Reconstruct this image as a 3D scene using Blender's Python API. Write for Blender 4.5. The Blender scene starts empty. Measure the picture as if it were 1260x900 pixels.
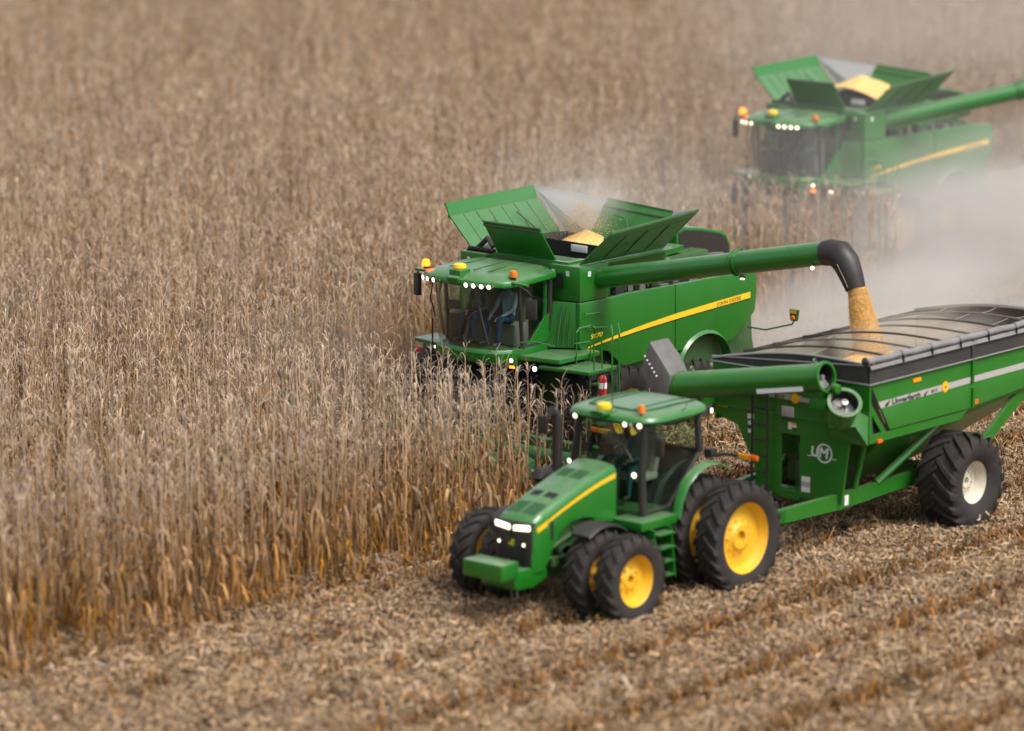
import bpy, bmesh, math, random
import numpy as np
from mathutils import Vector, Matrix, noise
R = math.radians
random.seed(7); rng = np.random.default_rng(7)
sc = bpy.context.scene
COL = sc.collection

# ------------------------------------------------------------------ camera, sky, sun, exposure
cam_d = bpy.data.cameras.new('camera'); cam = bpy.data.objects.new('camera', cam_d); COL.objects.link(cam)
cam.location = (55.721, 44.616, 17.940)
cam.rotation_euler = (R(90 - 11.1439), 0, R(-139.0945 - 90))
cam_d.sensor_width = 36; cam_d.lens = 4988.67 / 1260 * 36
cam_d.clip_start = 1; cam_d.clip_end = 2000
cam_d.dof.use_dof = True; cam_d.dof.focus_distance = 82.5; cam_d.dof.aperture_fstop = 0.35
sc.camera = cam

SUN_EL, SUN_AZ = R(55), R(92)      # sun stands high, to the left front of the machines
w = bpy.data.worlds.new('World'); sc.world = w; w.use_nodes = True
nt = w.node_tree; bg = nt.nodes['Background']
sky = nt.nodes.new('ShaderNodeTexSky'); sky.sky_type = 'NISHITA'; sky.sun_disc = False
sky.sun_elevation = SUN_EL; sky.sun_rotation = R(90) - SUN_AZ; sky.dust_density = 4; sky.air_density = 1.0
hs = nt.nodes.new('ShaderNodeHueSaturation'); hs.inputs['Saturation'].default_value = 0.30
nt.links.new(sky.outputs[0], hs.inputs['Color']); nt.links.new(hs.outputs[0], bg.inputs[0])
bg.inputs[1].default_value = 0.115
sun_d = bpy.data.lights.new('sun', 'SUN'); sun = bpy.data.objects.new('sun', sun_d); COL.objects.link(sun)
sun_d.energy = 1.5; sun_d.angle = R(22); sun_d.color = (1, 0.95, 0.88)
sdir = Vector((math.cos(SUN_EL) * math.cos(SUN_AZ), math.cos(SUN_EL) * math.sin(SUN_AZ), math.sin(SUN_EL)))
sun.rotation_euler = sdir.to_track_quat('Z', 'Y').to_euler()
sc.view_settings.view_transform = 'Standard'; sc.view_settings.look = 'None'
sc.view_settings.exposure = 0.84; sc.view_settings.gamma = 1.0; sc.view_settings.use_curve_mapping = False
cy = sc.cycles
cy.use_denoising = True; cy.max_bounces = 8; cy.diffuse_bounces = 2; cy.glossy_bounces = 3
cy.transmission_bounces = 4; cy.transparent_max_bounces = 16; cy.volume_bounces = 3
cy.volume_step_rate = 1.0; cy.caustics_reflective = False; cy.caustics_refractive = False

# ------------------------------------------------------------------ materials
def newmat(name):
    m = bpy.data.materials.new(name); m.use_nodes = True
    return m, m.node_tree, m.node_tree.nodes['Principled BSDF']
def mat(name, col, rough=0.5, metal=0.0, dirt=0.0, dirtcol=(0.26, 0.20, 0.14), scale=3.0, bump=0.0, bscale=40, coat=0.0, top_sheen=0.0, spec=0.5):
    m, t, b = newmat(name)
    b.inputs['Roughness'].default_value = rough; b.inputs['Metallic'].default_value = metal
    b.inputs['Base Color'].default_value = (*col, 1); b.inputs['Coat Weight'].default_value = coat
    b.inputs['Specular IOR Level'].default_value = spec
    b.inputs['Coat Roughness'].default_value = 0.22
    tc = t.nodes.new('ShaderNodeTexCoord')
    if dirt > 0:
        n = t.nodes.new('ShaderNodeTexNoise'); n.inputs['Scale'].default_value = scale; n.inputs['Detail'].default_value = 8
        n.inputs['Roughness'].default_value = 0.7
        t.links.new(tc.outputs['Object'], n.inputs['Vector'])
        r = t.nodes.new('ShaderNodeMapRange'); r.inputs[1].default_value = 0.35; r.inputs[2].default_value = 0.75
        r.inputs[3].default_value = dirt * 0.25; r.inputs[4].default_value = dirt
        t.links.new(n.outputs[0], r.inputs[0])
        mx = t.nodes.new('ShaderNodeMix'); mx.data_type = 'RGBA'
        mx.inputs[6].default_value = (*col, 1); mx.inputs[7].default_value = (*dirtcol, 1)
        fac = r.outputs[0]
        if top_sheen > 0:            # pale sky sheen painted into upward faces, doubling as settled dust
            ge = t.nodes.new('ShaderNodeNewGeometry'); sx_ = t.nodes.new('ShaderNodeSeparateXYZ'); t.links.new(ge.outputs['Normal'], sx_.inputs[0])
            fm = t.nodes.new('ShaderNodeMapRange'); fm.inputs[1].default_value = .55; fm.inputs[2].default_value = 1.0; fm.inputs[3].default_value = 0; fm.inputs[4].default_value = top_sheen
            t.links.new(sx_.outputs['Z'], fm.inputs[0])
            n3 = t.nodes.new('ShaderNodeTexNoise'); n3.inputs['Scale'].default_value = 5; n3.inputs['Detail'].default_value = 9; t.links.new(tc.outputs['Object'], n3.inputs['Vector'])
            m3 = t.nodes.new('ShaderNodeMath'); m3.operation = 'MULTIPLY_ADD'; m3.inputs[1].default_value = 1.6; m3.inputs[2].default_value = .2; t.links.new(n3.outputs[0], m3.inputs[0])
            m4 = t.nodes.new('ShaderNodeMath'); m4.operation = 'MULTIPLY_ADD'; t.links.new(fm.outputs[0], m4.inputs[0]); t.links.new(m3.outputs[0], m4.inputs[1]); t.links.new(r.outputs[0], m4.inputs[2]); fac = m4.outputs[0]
        t.links.new(fac, mx.inputs[0]); t.links.new(mx.outputs[2], b.inputs['Base Color'])
        rr = t.nodes.new('ShaderNodeMapRange'); rr.inputs[3].default_value = rough; rr.inputs[4].default_value = min(1, rough + 0.5)
        t.links.new(r.outputs[0], rr.inputs[0]); t.links.new(rr.outputs[0], b.inputs['Roughness'])
    if bump > 0:
        n2 = t.nodes.new('ShaderNodeTexNoise'); n2.inputs['Scale'].default_value = bscale; n2.inputs['Detail'].default_value = 4
        t.links.new(tc.outputs['Object'], n2.inputs['Vector'])
        bp = t.nodes.new('ShaderNodeBump'); bp.inputs['Strength'].default_value = bump; bp.inputs['Distance'].default_value = 0.02
        t.links.new(n2.outputs[0], bp.inputs['Height']); t.links.new(bp.outputs[0], b.inputs['Normal'])
    return m
def emit(name, col, s):
    m, t, b = newmat(name); b.inputs['Base Color'].default_value = (*col, 1)
    b.inputs['Emission Color'].default_value = (*col, 1); b.inputs['Emission Strength'].default_value = s
    return m
def glassmat(name, tint, refl=1.0):
    m = bpy.data.materials.new(name); m.use_nodes = True; t = m.node_tree; t.nodes.clear()
    o = t.nodes.new('ShaderNodeOutputMaterial'); tr = t.nodes.new('ShaderNodeBsdfTransparent'); tr.inputs[0].default_value = (*tint, 1)
    g = t.nodes.new('ShaderNodeBsdfGlossy'); g.inputs['Roughness'].default_value = 0.04; g.inputs[0].default_value = (.9, .95, .95, 1)
    lw = t.nodes.new('ShaderNodeLayerWeight'); lw.inputs[0].default_value = 0.5
    p5 = t.nodes.new('ShaderNodeMath'); p5.operation = 'POWER'; p5.inputs[1].default_value = 4.5; t.links.new(lw.outputs['Facing'], p5.inputs[0])
    fr = t.nodes.new('ShaderNodeMath'); fr.operation = 'MULTIPLY_ADD'; fr.inputs[1].default_value = .9; fr.inputs[2].default_value = .07; t.links.new(p5.outputs[0], fr.inputs[0])
    mx = t.nodes.new('ShaderNodeMixShader')
    t.links.new(fr.outputs[0], mx.inputs[0]); t.links.new(tr.outputs[0], mx.inputs[1]); t.links.new(g.outputs[0], mx.inputs[2])
    t.links.new(mx.outputs[0], o.inputs[0])
    return m
M = dict(
    green=mat('green_paint', (0.002, 0.138, 0.004), 0.34, 0, 0.055, (0.33, 0.33, 0.28), coat=0.75, scale=2.2, spec=0.35, top_sheen=0.26),
    cgreen=mat('cart_green_paint', (0.009, 0.145, 0.004), 0.40, 0, 0.07, (0.32, 0.31, 0.25), coat=0.5, scale=1.6, spec=0.35, top_sheen=0.22),
    dgreen=mat('frame_green_paint', (0.008, 0.085, 0.014), 0.5, 0, 0.25, scale=5),
    grille=mat('grille_green', (0.006, 0.07, 0.015), 0.6, 0, 0.1),
    yellow=mat('yellow_paint', (0.82, 0.46, 0.010), 0.42, 0, 0.22, scale=4),
    stripe=mat('yellow_decal', (0.85, 0.52, 0.012), 0.45, 0, 0.06),
    white=mat('white_paint', (0.72, 0.67, 0.55), 0.45, 0, 0.4, scale=5),
    label=mat('white_sticker', (0.78, 0.78, 0.76), 0.5, 0, 0.1),
    red=mat('red_paint', (0.50, 0.02, 0.02), 0.4, 0, 0.1),
    black=mat('black_plastic', (0.012, 0.012, 0.013), 0.45, 0, 0.10, scale=4),
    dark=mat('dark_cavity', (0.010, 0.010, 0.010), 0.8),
    rubber=mat('tyre_rubber', (0.016, 0.016, 0.017), 0.75, 0, 0.28, (0.125, 0.095, 0.07), 3.5, 0.3, 30, spec=0.3),
    tarp=mat('rolled_tarp_vinyl', (0.13, 0.13, 0.135), 0.55, 0, 0.5, (0.36, 0.34, 0.31), 4, 0.5, 9),
    band=mat('black_side_board', (0.020, 0.021, 0.023), 0.5, 0, 0.35, (0.13, 0.11, 0.09), 2.5),
    steel=mat('bare_steel', (0.42, 0.42, 0.41), 0.42, 0.8, 0.35, (0.3, 0.27, 0.22), 5),
    chute=mat('galvanized_chute', (0.10, 0.097, 0.10), 0.55, 0.3, 0.45, (0.3, 0.28, 0.25), 4),
    trim=mat('silver_trim', (0.38, 0.38, 0.37), 0.4, 0.6, 0.2),
    inner=mat('dusty_inner_wall', (0.10, 0.135, 0.11), 0.7, 0, 0.85, (0.34, 0.32, 0.29), 1.2),
    netting=mat('grey_corner_canvas', (0.30, 0.31, 0.33), 0.7, 0, 0.4, (0.42, 0.40, 0.37), 5),
    greydecal=mat('grey_decal', (0.42, 0.40, 0.38), 0.5, 0, 0.15),
    amber=mat('amber_reflector', (0.85, 0.33, 0.01), 0.3),
    orange=mat('orange_lens', (0.85, 0.14, 0.01), 0.25),
    yellowcap=mat('yellow_plastic', (0.85, 0.55, 0.01), 0.35, 0, 0.1),
    cloth=mat('seat_fabric', (0.16, 0.15, 0.13), 0.9, 0, 0.2),
    seat=mat('pale_seat_leather', (0.42, 0.40, 0.34), 0.7, 0, 0.2),
    decalblack=mat('black_decal', (0.012, 0.012, 0.012), 0.5),
    glass=glassmat('tinted_glass', (0.70, 0.80, 0.75)),
    tglass=glassmat('green_tinted_glass', (0.64, 0.77, 0.69)),
    lamp=emit('lit_lamp', (1.0, 0.86, 0.62), 1.9),
    lampoff=mat('lamp_lens', (0.6, 0.6, 0.58), 0.2),
    beacon=emit('lit_amber_beacon', (1.0, 0.13, 0.006), 3.6),
    beaconoff=mat('amber_beacon_lens', (0.80, 0.20, 0.02), 0.3),
)
# corn kernels
m, t, b = newmat('corn_kernels'); b.inputs['Roughness'].default_value = 0.55
n = t.nodes.new('ShaderNodeTexNoise'); n.inputs['Scale'].default_value = 22; n.inputs['Detail'].default_value = 6
tc = t.nodes.new('ShaderNodeTexCoord'); t.links.new(tc.outputs['Object'], n.inputs['Vector'])
cr = t.nodes.new('ShaderNodeValToRGB'); cr.color_ramp.elements[0].position = 0.35; cr.color_ramp.elements[1].position = 0.68
cr.color_ramp.elements[0].color = (0.80, 0.42, 0.10, 1); cr.color_ramp.elements[1].color = (0.95, 0.66, 0.27, 1)
t.links.new(n.outputs[0], cr.inputs[0]); t.links.new(cr.outputs[0], b.inputs['Base Color'])
bp = t.nodes.new('ShaderNodeBump'); bp.inputs['Strength'].default_value = 0.8; bp.inputs['Distance'].default_value = 0.02
v = t.nodes.new('ShaderNodeTexVoronoi'); v.inputs['Scale'].default_value = 45; t.links.new(tc.outputs['Object'], v.inputs['Vector'])
t.links.new(v.outputs[0], bp.inputs['Height']); t.links.new(bp.outputs[0], b.inputs['Normal'])
M['corn'] = m
# dry plants: colour attribute "tone" (x = position along the plant, y = leaf shade) and one random value for each plant
def drymat(name, lo, mid, hi, green=None):
    m, t, b = newmat(name); b.inputs['Roughness'].default_value = 0.8; b.inputs['Specular IOR Level'].default_value = 0.2
    at = t.nodes.new('ShaderNodeAttribute'); at.attribute_name = 'tone'
    oi = t.nodes.new('ShaderNodeObjectInfo')
    ge = t.nodes.new('ShaderNodeSeparateColor'); t.links.new(at.outputs['Color'], ge.inputs[0])
    cr = t.nodes.new('ShaderNodeValToRGB')
    e = cr.color_ramp.elements; e[0].color = (*lo, 1); e[1].color = (*hi, 1); x = e.new(0.5); x.color = (*mid, 1)
    t.links.new(ge.outputs[0], cr.inputs[0])
    ad = t.nodes.new('ShaderNodeMath'); ad.operation = 'ADD'; t.links.new(ge.outputs[1], ad.inputs[0]); t.links.new(oi.outputs['Random'], ad.inputs[1])
    mr = t.nodes.new('ShaderNodeMapRange'); mr.inputs[1].default_value = 0; mr.inputs[2].default_value = 2
    mr.inputs[3].default_value = 0.30; mr.inputs[4].default_value = 1.75
    t.links.new(ad.outputs[0], mr.inputs[0])
    h = t.nodes.new('ShaderNodeHueSaturation'); t.links.new(cr.outputs[0], h.inputs['Color']); t.links.new(mr.outputs[0], h.inputs['Value'])
    ms = t.nodes.new('ShaderNodeMapRange'); ms.inputs[3].default_value = 0.84; ms.inputs[4].default_value = 1.30; t.links.new(ge.outputs[2], ms.inputs[0]); t.links.new(ms.outputs[0], h.inputs['Saturation'])
    t.links.new(h.outputs[0], b.inputs['Base Color'])
    return m
M['stalk'] = drymat('dry_corn_plant', (0.33, 0.158, 0.045), (0.32, 0.200, 0.105), (0.44, 0.350, 0.270))
M['weed'] = drymat('green_leaf', (0.035, 0.085, 0.02), (0.05, 0.11, 0.03), (0.09, 0.15, 0.06))
M['stubble'] = drymat('cut_stubble', (0.19, 0.094, 0.036), (0.27, 0.160, 0.080), (0.34, 0.24, 0.145))
M['residue'] = drymat('crop_litter', (0.24, 0.140, 0.072), (0.36, 0.255, 0.160), (0.46, 0.365, 0.265))

# ------------------------------------------------------------------ mesh helpers
class MB:
    def __init__(s): s.v, s.f, s.m = [], [], []
    def add(s, vs, fs, m=0):
        o = len(s.v); s.v += [tuple(x) for x in vs]
        for f in fs: s.f.append([i + o for i in f]); s.m.append(m)
        return s
    def hexa(s, p, m=0):
        return s.add(p, [(0, 3, 2, 1), (4, 5, 6, 7), (0, 1, 5, 4), (1, 2, 6, 5), (2, 3, 7, 6), (3, 0, 4, 7)], m)
    def box(s, x0, x1, y0, y1, z0, z1, m=0):
        return s.hexa([(x0, y0, z0), (x1, y0, z0), (x1, y1, z0), (x0, y1, z0), (x0, y0, z1), (x1, y0, z1), (x1, y1, z1), (x0, y1, z1)], m)
    def obox(s, c, sz, ax, up=(0, 0, 1), m=0):
        x = Vector(ax).normalized(); z = Vector(up); y = z.cross(x).normalized(); z = x.cross(y)
        c = Vector(c); a, b, d = sz[0] / 2, sz[1] / 2, sz[2] / 2
        p = [c + x * (a * i) + y * (b * j) + z * (d * k) for k in (-1, 1) for i, j in ((-1, -1), (1, -1), (1, 1), (-1, 1))]
        return s.hexa(p, m)
    def prism(s, pts, d, m=0):          # planar polygon (3-D points) pushed along vector d
        n = len(pts); d = Vector(d); a = [Vector(p) for p in pts]
        nrm = Vector((0, 0, 0))
        for i in range(n): nrm += a[i].cross(a[(i + 1) % n])
        if nrm.dot(d) < 0: a.reverse()
        return s.add(a + [p + d for p in a], [list(range(n))[::-1], list(range(n, 2 * n))] + [(i, (i + 1) % n, (i + 1) % n + n, i + n) for i in range(n)], m)
    def tube(s, path, r, n=10, m=0, caps=True):
        P = [Vector(p) for p in path]; rs = r if isinstance(r, (list, tuple)) else [r] * len(P)
        vs = []; up = None
        for i, p in enumerate(P):
            d = (P[min(i + 1, len(P) - 1)] - P[max(i - 1, 0)]).normalized()
            if up is None: up = d.orthogonal().normalized()
            up = (up - d * up.dot(d)).normalized(); sd = d.cross(up)
            for k in range(n):
                a = 2 * math.pi * k / n; vs.append(p + (up * math.cos(a) + sd * math.sin(a)) * rs[i])
        fs = [(i * n + k, i * n + (k + 1) % n, (i + 1) * n + (k + 1) % n, (i + 1) * n + k) for i in range(len(P) - 1) for k in range(n)]
        if caps: fs += [list(range(n))[::-1], [(len(P) - 1) * n + k for k in range(n)]]
        return s.add(vs, fs, m)
    def lathe(s, prof, c, ax=(0, 1, 0), n=40, m=0):     # prof: (radius, height along axis)
        a = Vector(ax).normalized(); u = a.orthogonal().normalized(); w_ = a.cross(u); c = Vector(c)
        vs = [c + a * h + (u * math.cos(2 * math.pi * k / n) + w_ * math.sin(2 * math.pi * k / n)) * r for r, h in prof for k in range(n)]
        fs = [(i * n + k, (i + 1) * n + k, (i + 1) * n + (k + 1) % n, i * n + (k + 1) % n) for i in range(len(prof) - 1) for k in range(n)]
        return s.add(vs, fs, m)
    def loft(s, rings, closed=True, caps=True, m=0):
        n = len(rings[0]); vs = [p for r in rings for p in r]
        fs = [(i * n + k, i * n + (k + 1) % n, (i + 1) * n + (k + 1) % n, (i + 1) * n + k) for i in range(len(rings) - 1) for k in range(n if closed else n - 1)]
        if caps and closed: fs += [list(range(n))[::-1], [(len(rings) - 1) * n + k for k in range(n)]]
        return s.add(vs, fs, m)
    def ball(s, c, r, n=12, m=0, sz=1.0):
        k = n // 2
        return s.lathe([(max(1e-4, r * math.sin(math.pi * i / k)), -r * sz * math.cos(math.pi * i / k)) for i in range(k + 1)], c, (0, 0, 1), n, m)
    def build(s, name, mats, parent=None, loc=(0, 0, 0), bevel=0.0, ang=38, fixn=True):
        me = bpy.data.meshes.new(name); me.from_pydata(s.v, [], s.f); me.polygons.foreach_set('material_index', s.m)
        bm = bmesh.new(); bm.from_mesh(me)
        bmesh.ops.remove_doubles(bm, verts=bm.verts, dist=1e-5)
        if fixn: bmesh.ops.recalc_face_normals(bm, faces=bm.faces)
        if bevel > 0:
            es = [e for e in bm.edges if len(e.link_faces) == 2 and e.calc_face_angle(0) > R(28)]
            bmesh.ops.bevel(bm, geom=es, offset=bevel, segments=2, profile=0.6, affect='EDGES', clamp_overlap=True)
        bm.to_mesh(me); bm.free()
        for x in (mats if isinstance(mats, (list, tuple)) else [mats]): me.materials.append(M[x] if isinstance(x, str) else x)
        me.polygons.foreach_set('use_smooth', [True] * len(me.polygons)); me.set_sharp_from_angle(angle=R(ang))
        o = bpy.data.objects.new(name, me); COL.objects.link(o); o.location = loc
        if parent: o.parent = parent
        return o
def thing(name, label, cat, loc=(0, 0, 0), rz=0, group=None):
    o = bpy.data.objects.new(name, None); COL.objects.link(o); o.location = loc; o.rotation_euler = (0, 0, rz)
    o.empty_display_size = 0.3
    return tag(o, label, cat, group)
def tag(o, label=None, cat=None, group=None, kind=None):
    for k, v_ in (('label', label), ('category', cat), ('group', group), ('kind', kind)):
        if v_: o[k] = v_
    return o
def pivot(name, parent, loc=(0, 0, 0)):
    o = bpy.data.objects.new(name, None); COL.objects.link(o); o.parent = parent; o.location = loc; o.empty_display_size = .1
    return o
def copy_tree(o, parent=None, keep=lambda c: True):
    c = o.copy(); COL.objects.link(c); c.parent = parent
    for ch in o.children:
        if keep(ch): copy_tree(ch, c, keep)
    return c
def text(s, name, parent, origin, xd, yd, size, matname, width=None, shear=0, lift=0.0, bold=0.0):
    cu = bpy.data.curves.new(name, 'FONT'); cu.body = s; cu.size = size; cu.shear = shear; cu.extrude = 0.002; cu.offset = bold
    o = bpy.data.objects.new(name, cu); COL.objects.link(o); bpy.context.view_layer.update()
    me = bpy.data.meshes.new_from_object(o.evaluated_get(bpy.context.evaluated_depsgraph_get()))
    bpy.data.objects.remove(o)
    X = Vector(xd).normalized(); Yv = Vector(yd); Z = X.cross(Yv).normalized(); Yv = Z.cross(X)
    k = 1.0
    if width:
        xs = [v_.co.x for v_ in me.vertices]; k = width / (max(xs) - min(xs))
    mt = Matrix((X, Yv, Z)).transposed().to_4x4()
    me.transform(Matrix.Diagonal((k, 1, 1, 1))); me.transform(mt); me.transform(Matrix.Translation(Vector(origin) + Z * lift))
    me.materials.clear(); me.materials.append(M[matname])
    ob = bpy.data.objects.new(name, me); COL.objects.link(ob); ob.parent = parent
    return ob

# ------------------------------------------------------------------ wheels
def tyre(R_, wd, rimr, nlug, lh, arc, lw):
    b = MB(); Rc = R_ - lh; h = wd / 2
    prof = [(rimr - .02, -h * .78), (rimr + .01, -h * .86), (rimr + (Rc - rimr) * .45, -h * 1.02), (rimr + (Rc - rimr) * .8, -h * 1.0), (Rc - .025, -h * .9), (Rc - .006, -h * .6), (Rc, 0),
            (Rc - .006, h * .6), (Rc - .025, h * .9), (rimr + (Rc - rimr) * .8, h * 1.0), (rimr + (Rc - rimr) * .45, h * 1.02), (rimr + .01, h * .86), (rimr - .02, h * .78)]
    b.lathe(prof, (0, 0, 0), (0, 1, 0), 64)
    for i in range(nlug * 2):
        sd = 1 if i % 2 else -1; a0 = 2 * math.pi * i / (nlug * 2); st = []
        for u, yy, ra, rb in ((0, -.05, Rc - .03, R_), (.45, .45, Rc - .04, R_), (.85, .93, Rc - .06, R_ - .012), (1.0, 1.035, Rc - (Rc - rimr) * .30, Rc - .02)):
            a = a0 + u * arc / R_; ww = lw * (1 + .35 * u) / R_ / 2
            st.append([(r_ * math.sin(a + q), sd * yy * h, r_ * math.cos(a + q)) for r_, q in ((ra, -ww * 1.25), (rb, -ww), (rb, ww), (ra, ww * 1.25))])
        b.loft(st)
    return b
def rim(rimr, h, disc, hubr, hubout, nb, n=44):     # dished disc wheel, outer face towards +y
    b = MB()
    b.lathe([(rimr, h), (rimr + .02, h - .01), (rimr, h - .05), (rimr - .035, h - .06), (rimr - .06, h - .12), (rimr - .075, disc + .08), (rimr - .10, disc + .015),
             (hubr * 1.9, disc), (hubr * 1.35, disc + hubout * .55), (hubr * 1.12, disc + hubout), (hubr * .62, disc + hubout), (hubr * .6, disc + hubout - .09), (.001, disc + hubout - .09)], (0, 0, 0), (0, 1, 0), n)
    b.lathe([(rimr, h), (rimr - .02, h - .02), (rimr - .09, disc - .06), (rimr - .09, -h * .8), (rimr, -h)], (0, 0, 0), (0, 1, 0), n)
    for k in range(nb):
        a = 2 * math.pi * k / nb; r_ = hubr * 1.62
        b.lathe([(.022, 0), (.022, .05), (.001, .05)], (r_ * math.cos(a), disc + .01, r_ * math.sin(a)), (0, 1, 0), 6)
    return b
def place_wheel(parent, x, y, z, tmesh, rmesh, out, rot):
    wv = pivot('wheel', parent, (x, y, z)); wv.rotation_euler = (0, rot, 0) if out > 0 else (0, rot, math.pi)
    for src in (tmesh, rmesh):
        o = bpy.data.objects.new(src[0], src[1]); COL.objects.link(o); o.parent = wv
    return wv
def wheelset(R_, wd, rimr, nlug, lh, arc, lw, h, disc, hubr, hubout, nb, rmat):
    t_ = tyre(R_, wd, rimr, nlug, lh, arc, lw).build('tyre', 'rubber'); r_ = rim(rimr, h, disc, hubr, hubout, nb).build('rim', rmat)
    a = (('tyre', t_.data), ('rim', r_.data)); bpy.data.objects.remove(t_); bpy.data.objects.remove(r_)
    return a
W_rear = wheelset(1.01, .50, .665, 21, .050, .30, .060, .20, -.02, .19, .10, 10, 'yellow')
W_front = wheelset(.79, .42, .475, 18, .042, .24, .052, .17, -.03, .13, .06, 8, 'yellow')
W_cart = wheelset(.93, .86, .43, 17, .065, .42, .085, .33, .10, .12, .05, 10, 'white')
W_comb = wheelset(.98, .52, .56, 20, .050, .30, .060, .20, 0, .17, .08, 10, 'yellow')
W_crear = wheelset(.72, .50, .40, 17, .045, .26, .055, .18, 0, .12, .06, 8, 'yellow')

# ------------------------------------------------------------------ people
def person(name, label, loc, shirt, trousers, cap, lean=0.0, reach=(.40, .20, .22), reach2=None, turn=0.0, group=None):
    """seated figure, pelvis at the origin, facing +x"""
    reach2 = reach2 or reach
    J, E, rad, seg = [], [], [], []
    def jn(p, r, par=None, k=0):
        J.append(Vector(p)); rad.append(r); i = len(J) - 1
        if par is not None: E.append((par, i)); seg.append((par, i, k))
        return i
    SKIN, SHIRT, TROU, SHOE = 0, 1, 2, 3
    pel = jn((0, 0, .02), .125, None)
    wa = jn((-.03 + lean * .3, 0, .20), .120, pel, SHIRT); ch = jn((-.05 + lean * .8, 0, .42), .135, wa, SHIRT)
    nk = jn((-.03 + lean, 0, .58), .058, ch, SHIRT); hd0 = jn((-.01 + lean * 1.1, 0, .66), .055, nk, SKIN)
    for s_ in (-1, 1):
        hp = jn((.06, s_ * .10, -.01), .095, pel, TROU); kn = jn((.46, s_ * .17, .06), .070, hp, TROU)
        cf = jn((.50, s_ * .17, -.16), .058, kn, TROU); an = jn((.52, s_ * .17, -.38), .042, cf, TROU)
        hl = jn((.50, s_ * .17, -.43), .040, an, SHOE); jn((.70, s_ * .19, -.445), .036, hl, SHOE)
        rc = reach if s_ > 0 else reach2
        sh = jn((-.05 + lean * .9, s_ * .19, .49), .070, ch, SHIRT)
        tgt = Vector((rc[0], s_ * rc[1], rc[2])); mid = (J[sh] + tgt) / 2 + Vector((-.05, s_ * .07, -.10))
        el = jn(mid, .050, sh, SHIRT); wr = jn(tgt, .030, el, SHIRT)
        d = (tgt - mid).normalized(); sd = Vector((-d.y, d.x, 0)).normalized()
        pm = jn(tgt + d * .06, .034, wr, SKIN)
        for q, ln in ((-.028, .068), (-.010, .080), (.010, .076), (.028, .058)):
            f1 = jn(tgt + d * (.095) + sd * q, .010, pm, SKIN); f2 = jn(J[f1] + d * ln * .5 + Vector((0, 0, -.012)), .009, f1, SKIN)
            jn(J[f2] + d * ln * .35 + Vector((0, 0, -.030)), .008, f2, SKIN)
        th = jn(tgt + d * .05 - sd * (s_ * .042) + Vector((0, 0, .004)), .011, pm, SKIN); jn(J[th] + d * .045 + Vector((0, 0, -.012)), .009, th, SKIN)
    me = bpy.data.meshes.new(name); me.from_pydata([tuple(j) for j in J], E, [])
    o = bpy.data.objects.new(name, me); COL.objects.link(o)
    o.modifiers.new('skin', 'SKIN'); sb = o.modifiers.new('sub', 'SUBSURF'); sb.levels = 1; sb.render_levels = 1
    for i, r_ in enumerate(rad): me.skin_vertices[0].data[i].radius = (r_, r_)
    me.skin_vertices[0].data[0].use_root = True
    bpy.context.view_layer.update()
    out = bpy.data.meshes.new_from_object(o.evaluated_get(bpy.context.evaluated_depsgraph_get()))
    bpy.data.objects.remove(o)
    # head with face, joined into the same body mesh
    hb = MB(); rings = []; C0 = J[hd0] + Vector((.025, 0, .115)); N = 16
    for i in range(11):
        f = i / 10; z = -.125 + .25 * f; wv = math.sin(math.pi * min(max(f, .02), .98)) ** .6
        wid = .078 * wv * (1 - .22 * (1 - f)); dep = .098 * wv * (1 - .12 * (1 - f)); ring = []
        for k in range(N):
            a = 2 * math.pi * k / N; x = math.cos(a) * dep; y = math.sin(a) * wid
            if k == 0: x += {3: .012, 4: .030, 5: .016}.get(i, .0) + (.006 if i in (1, 2) else 0)
            if k in (2, N - 2) and i == 5: x -= .014
            if k in (4, N - 4) and i in (4, 5): y *= 1.14
            ring.append(C0 + Vector((x, y, z)))
        rings.append(ring)
    hb.loft(rings)
    nb = len(out.polygons)
    bm = bmesh.new(); bm.from_mesh(out); vs = [bm.verts.new(v_) for v_ in hb.v]
    for f in hb.f: bm.faces.new([vs[i] for i in f])
    bm.to_mesh(out); bm.free()
    for c_ in (mat(name + '_skin', (.42, .24, .16), .6), mat(name + '_shirt', shirt, .9, bump=.2), mat(name + '_trousers', trousers, .9, bump=.2), mat(name + '_shoes', (.05, .035, .025), .7)):
        out.materials.append(c_)
    for i, p in enumerate(out.polygons):
        p.use_smooth = True
        if i >= nb: p.material_index = 0; continue
        c_ = p.center; best = (9, 0)
        for a, b_, k in seg:
            A, B = J[a], J[b_]; ab = B - A; tt = max(0, min(1, (c_ - A).dot(ab) / max(1e-9, ab.length_squared)))
            dd = (c_ - (A + ab * tt)).length - max(rad[a], rad[b_])
            if dd < best[0]: best = (dd, k)
        p.material_index = best[1]
    body = bpy.data.objects.new(name, out); COL.objects.link(body); body.location = loc; body.rotation_euler = (0, 0, turn)
    tag(body, label, 'person', group)
    cp = MB(); k = []
    for i in range(6):
        f = i / 5 * math.pi / 2
        k.append((max(.001, .103 * math.cos(f)), .088 * math.sin(f)))
    cp.lathe(k, C0 + Vector((-.005, 0, .045)), (0, 0, 1), 16)
    if cap:
        cp.hexa([C0 + Vector(p) for p in ((.07, -.07, .045), (.19, -.055, .035), (.19, .055, .035), (.07, .07, .045), (.07, -.07, .058), (.19, -.055, .046), (.19, .055, .046), (.07, .07, .058))])
        cp.build('cap', mat(name + '_cap', cap, .85), body)
    else:
        cp.build('hair', mat(name + '_hair', (.05, .03, .02), .8), body)
    return body

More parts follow.
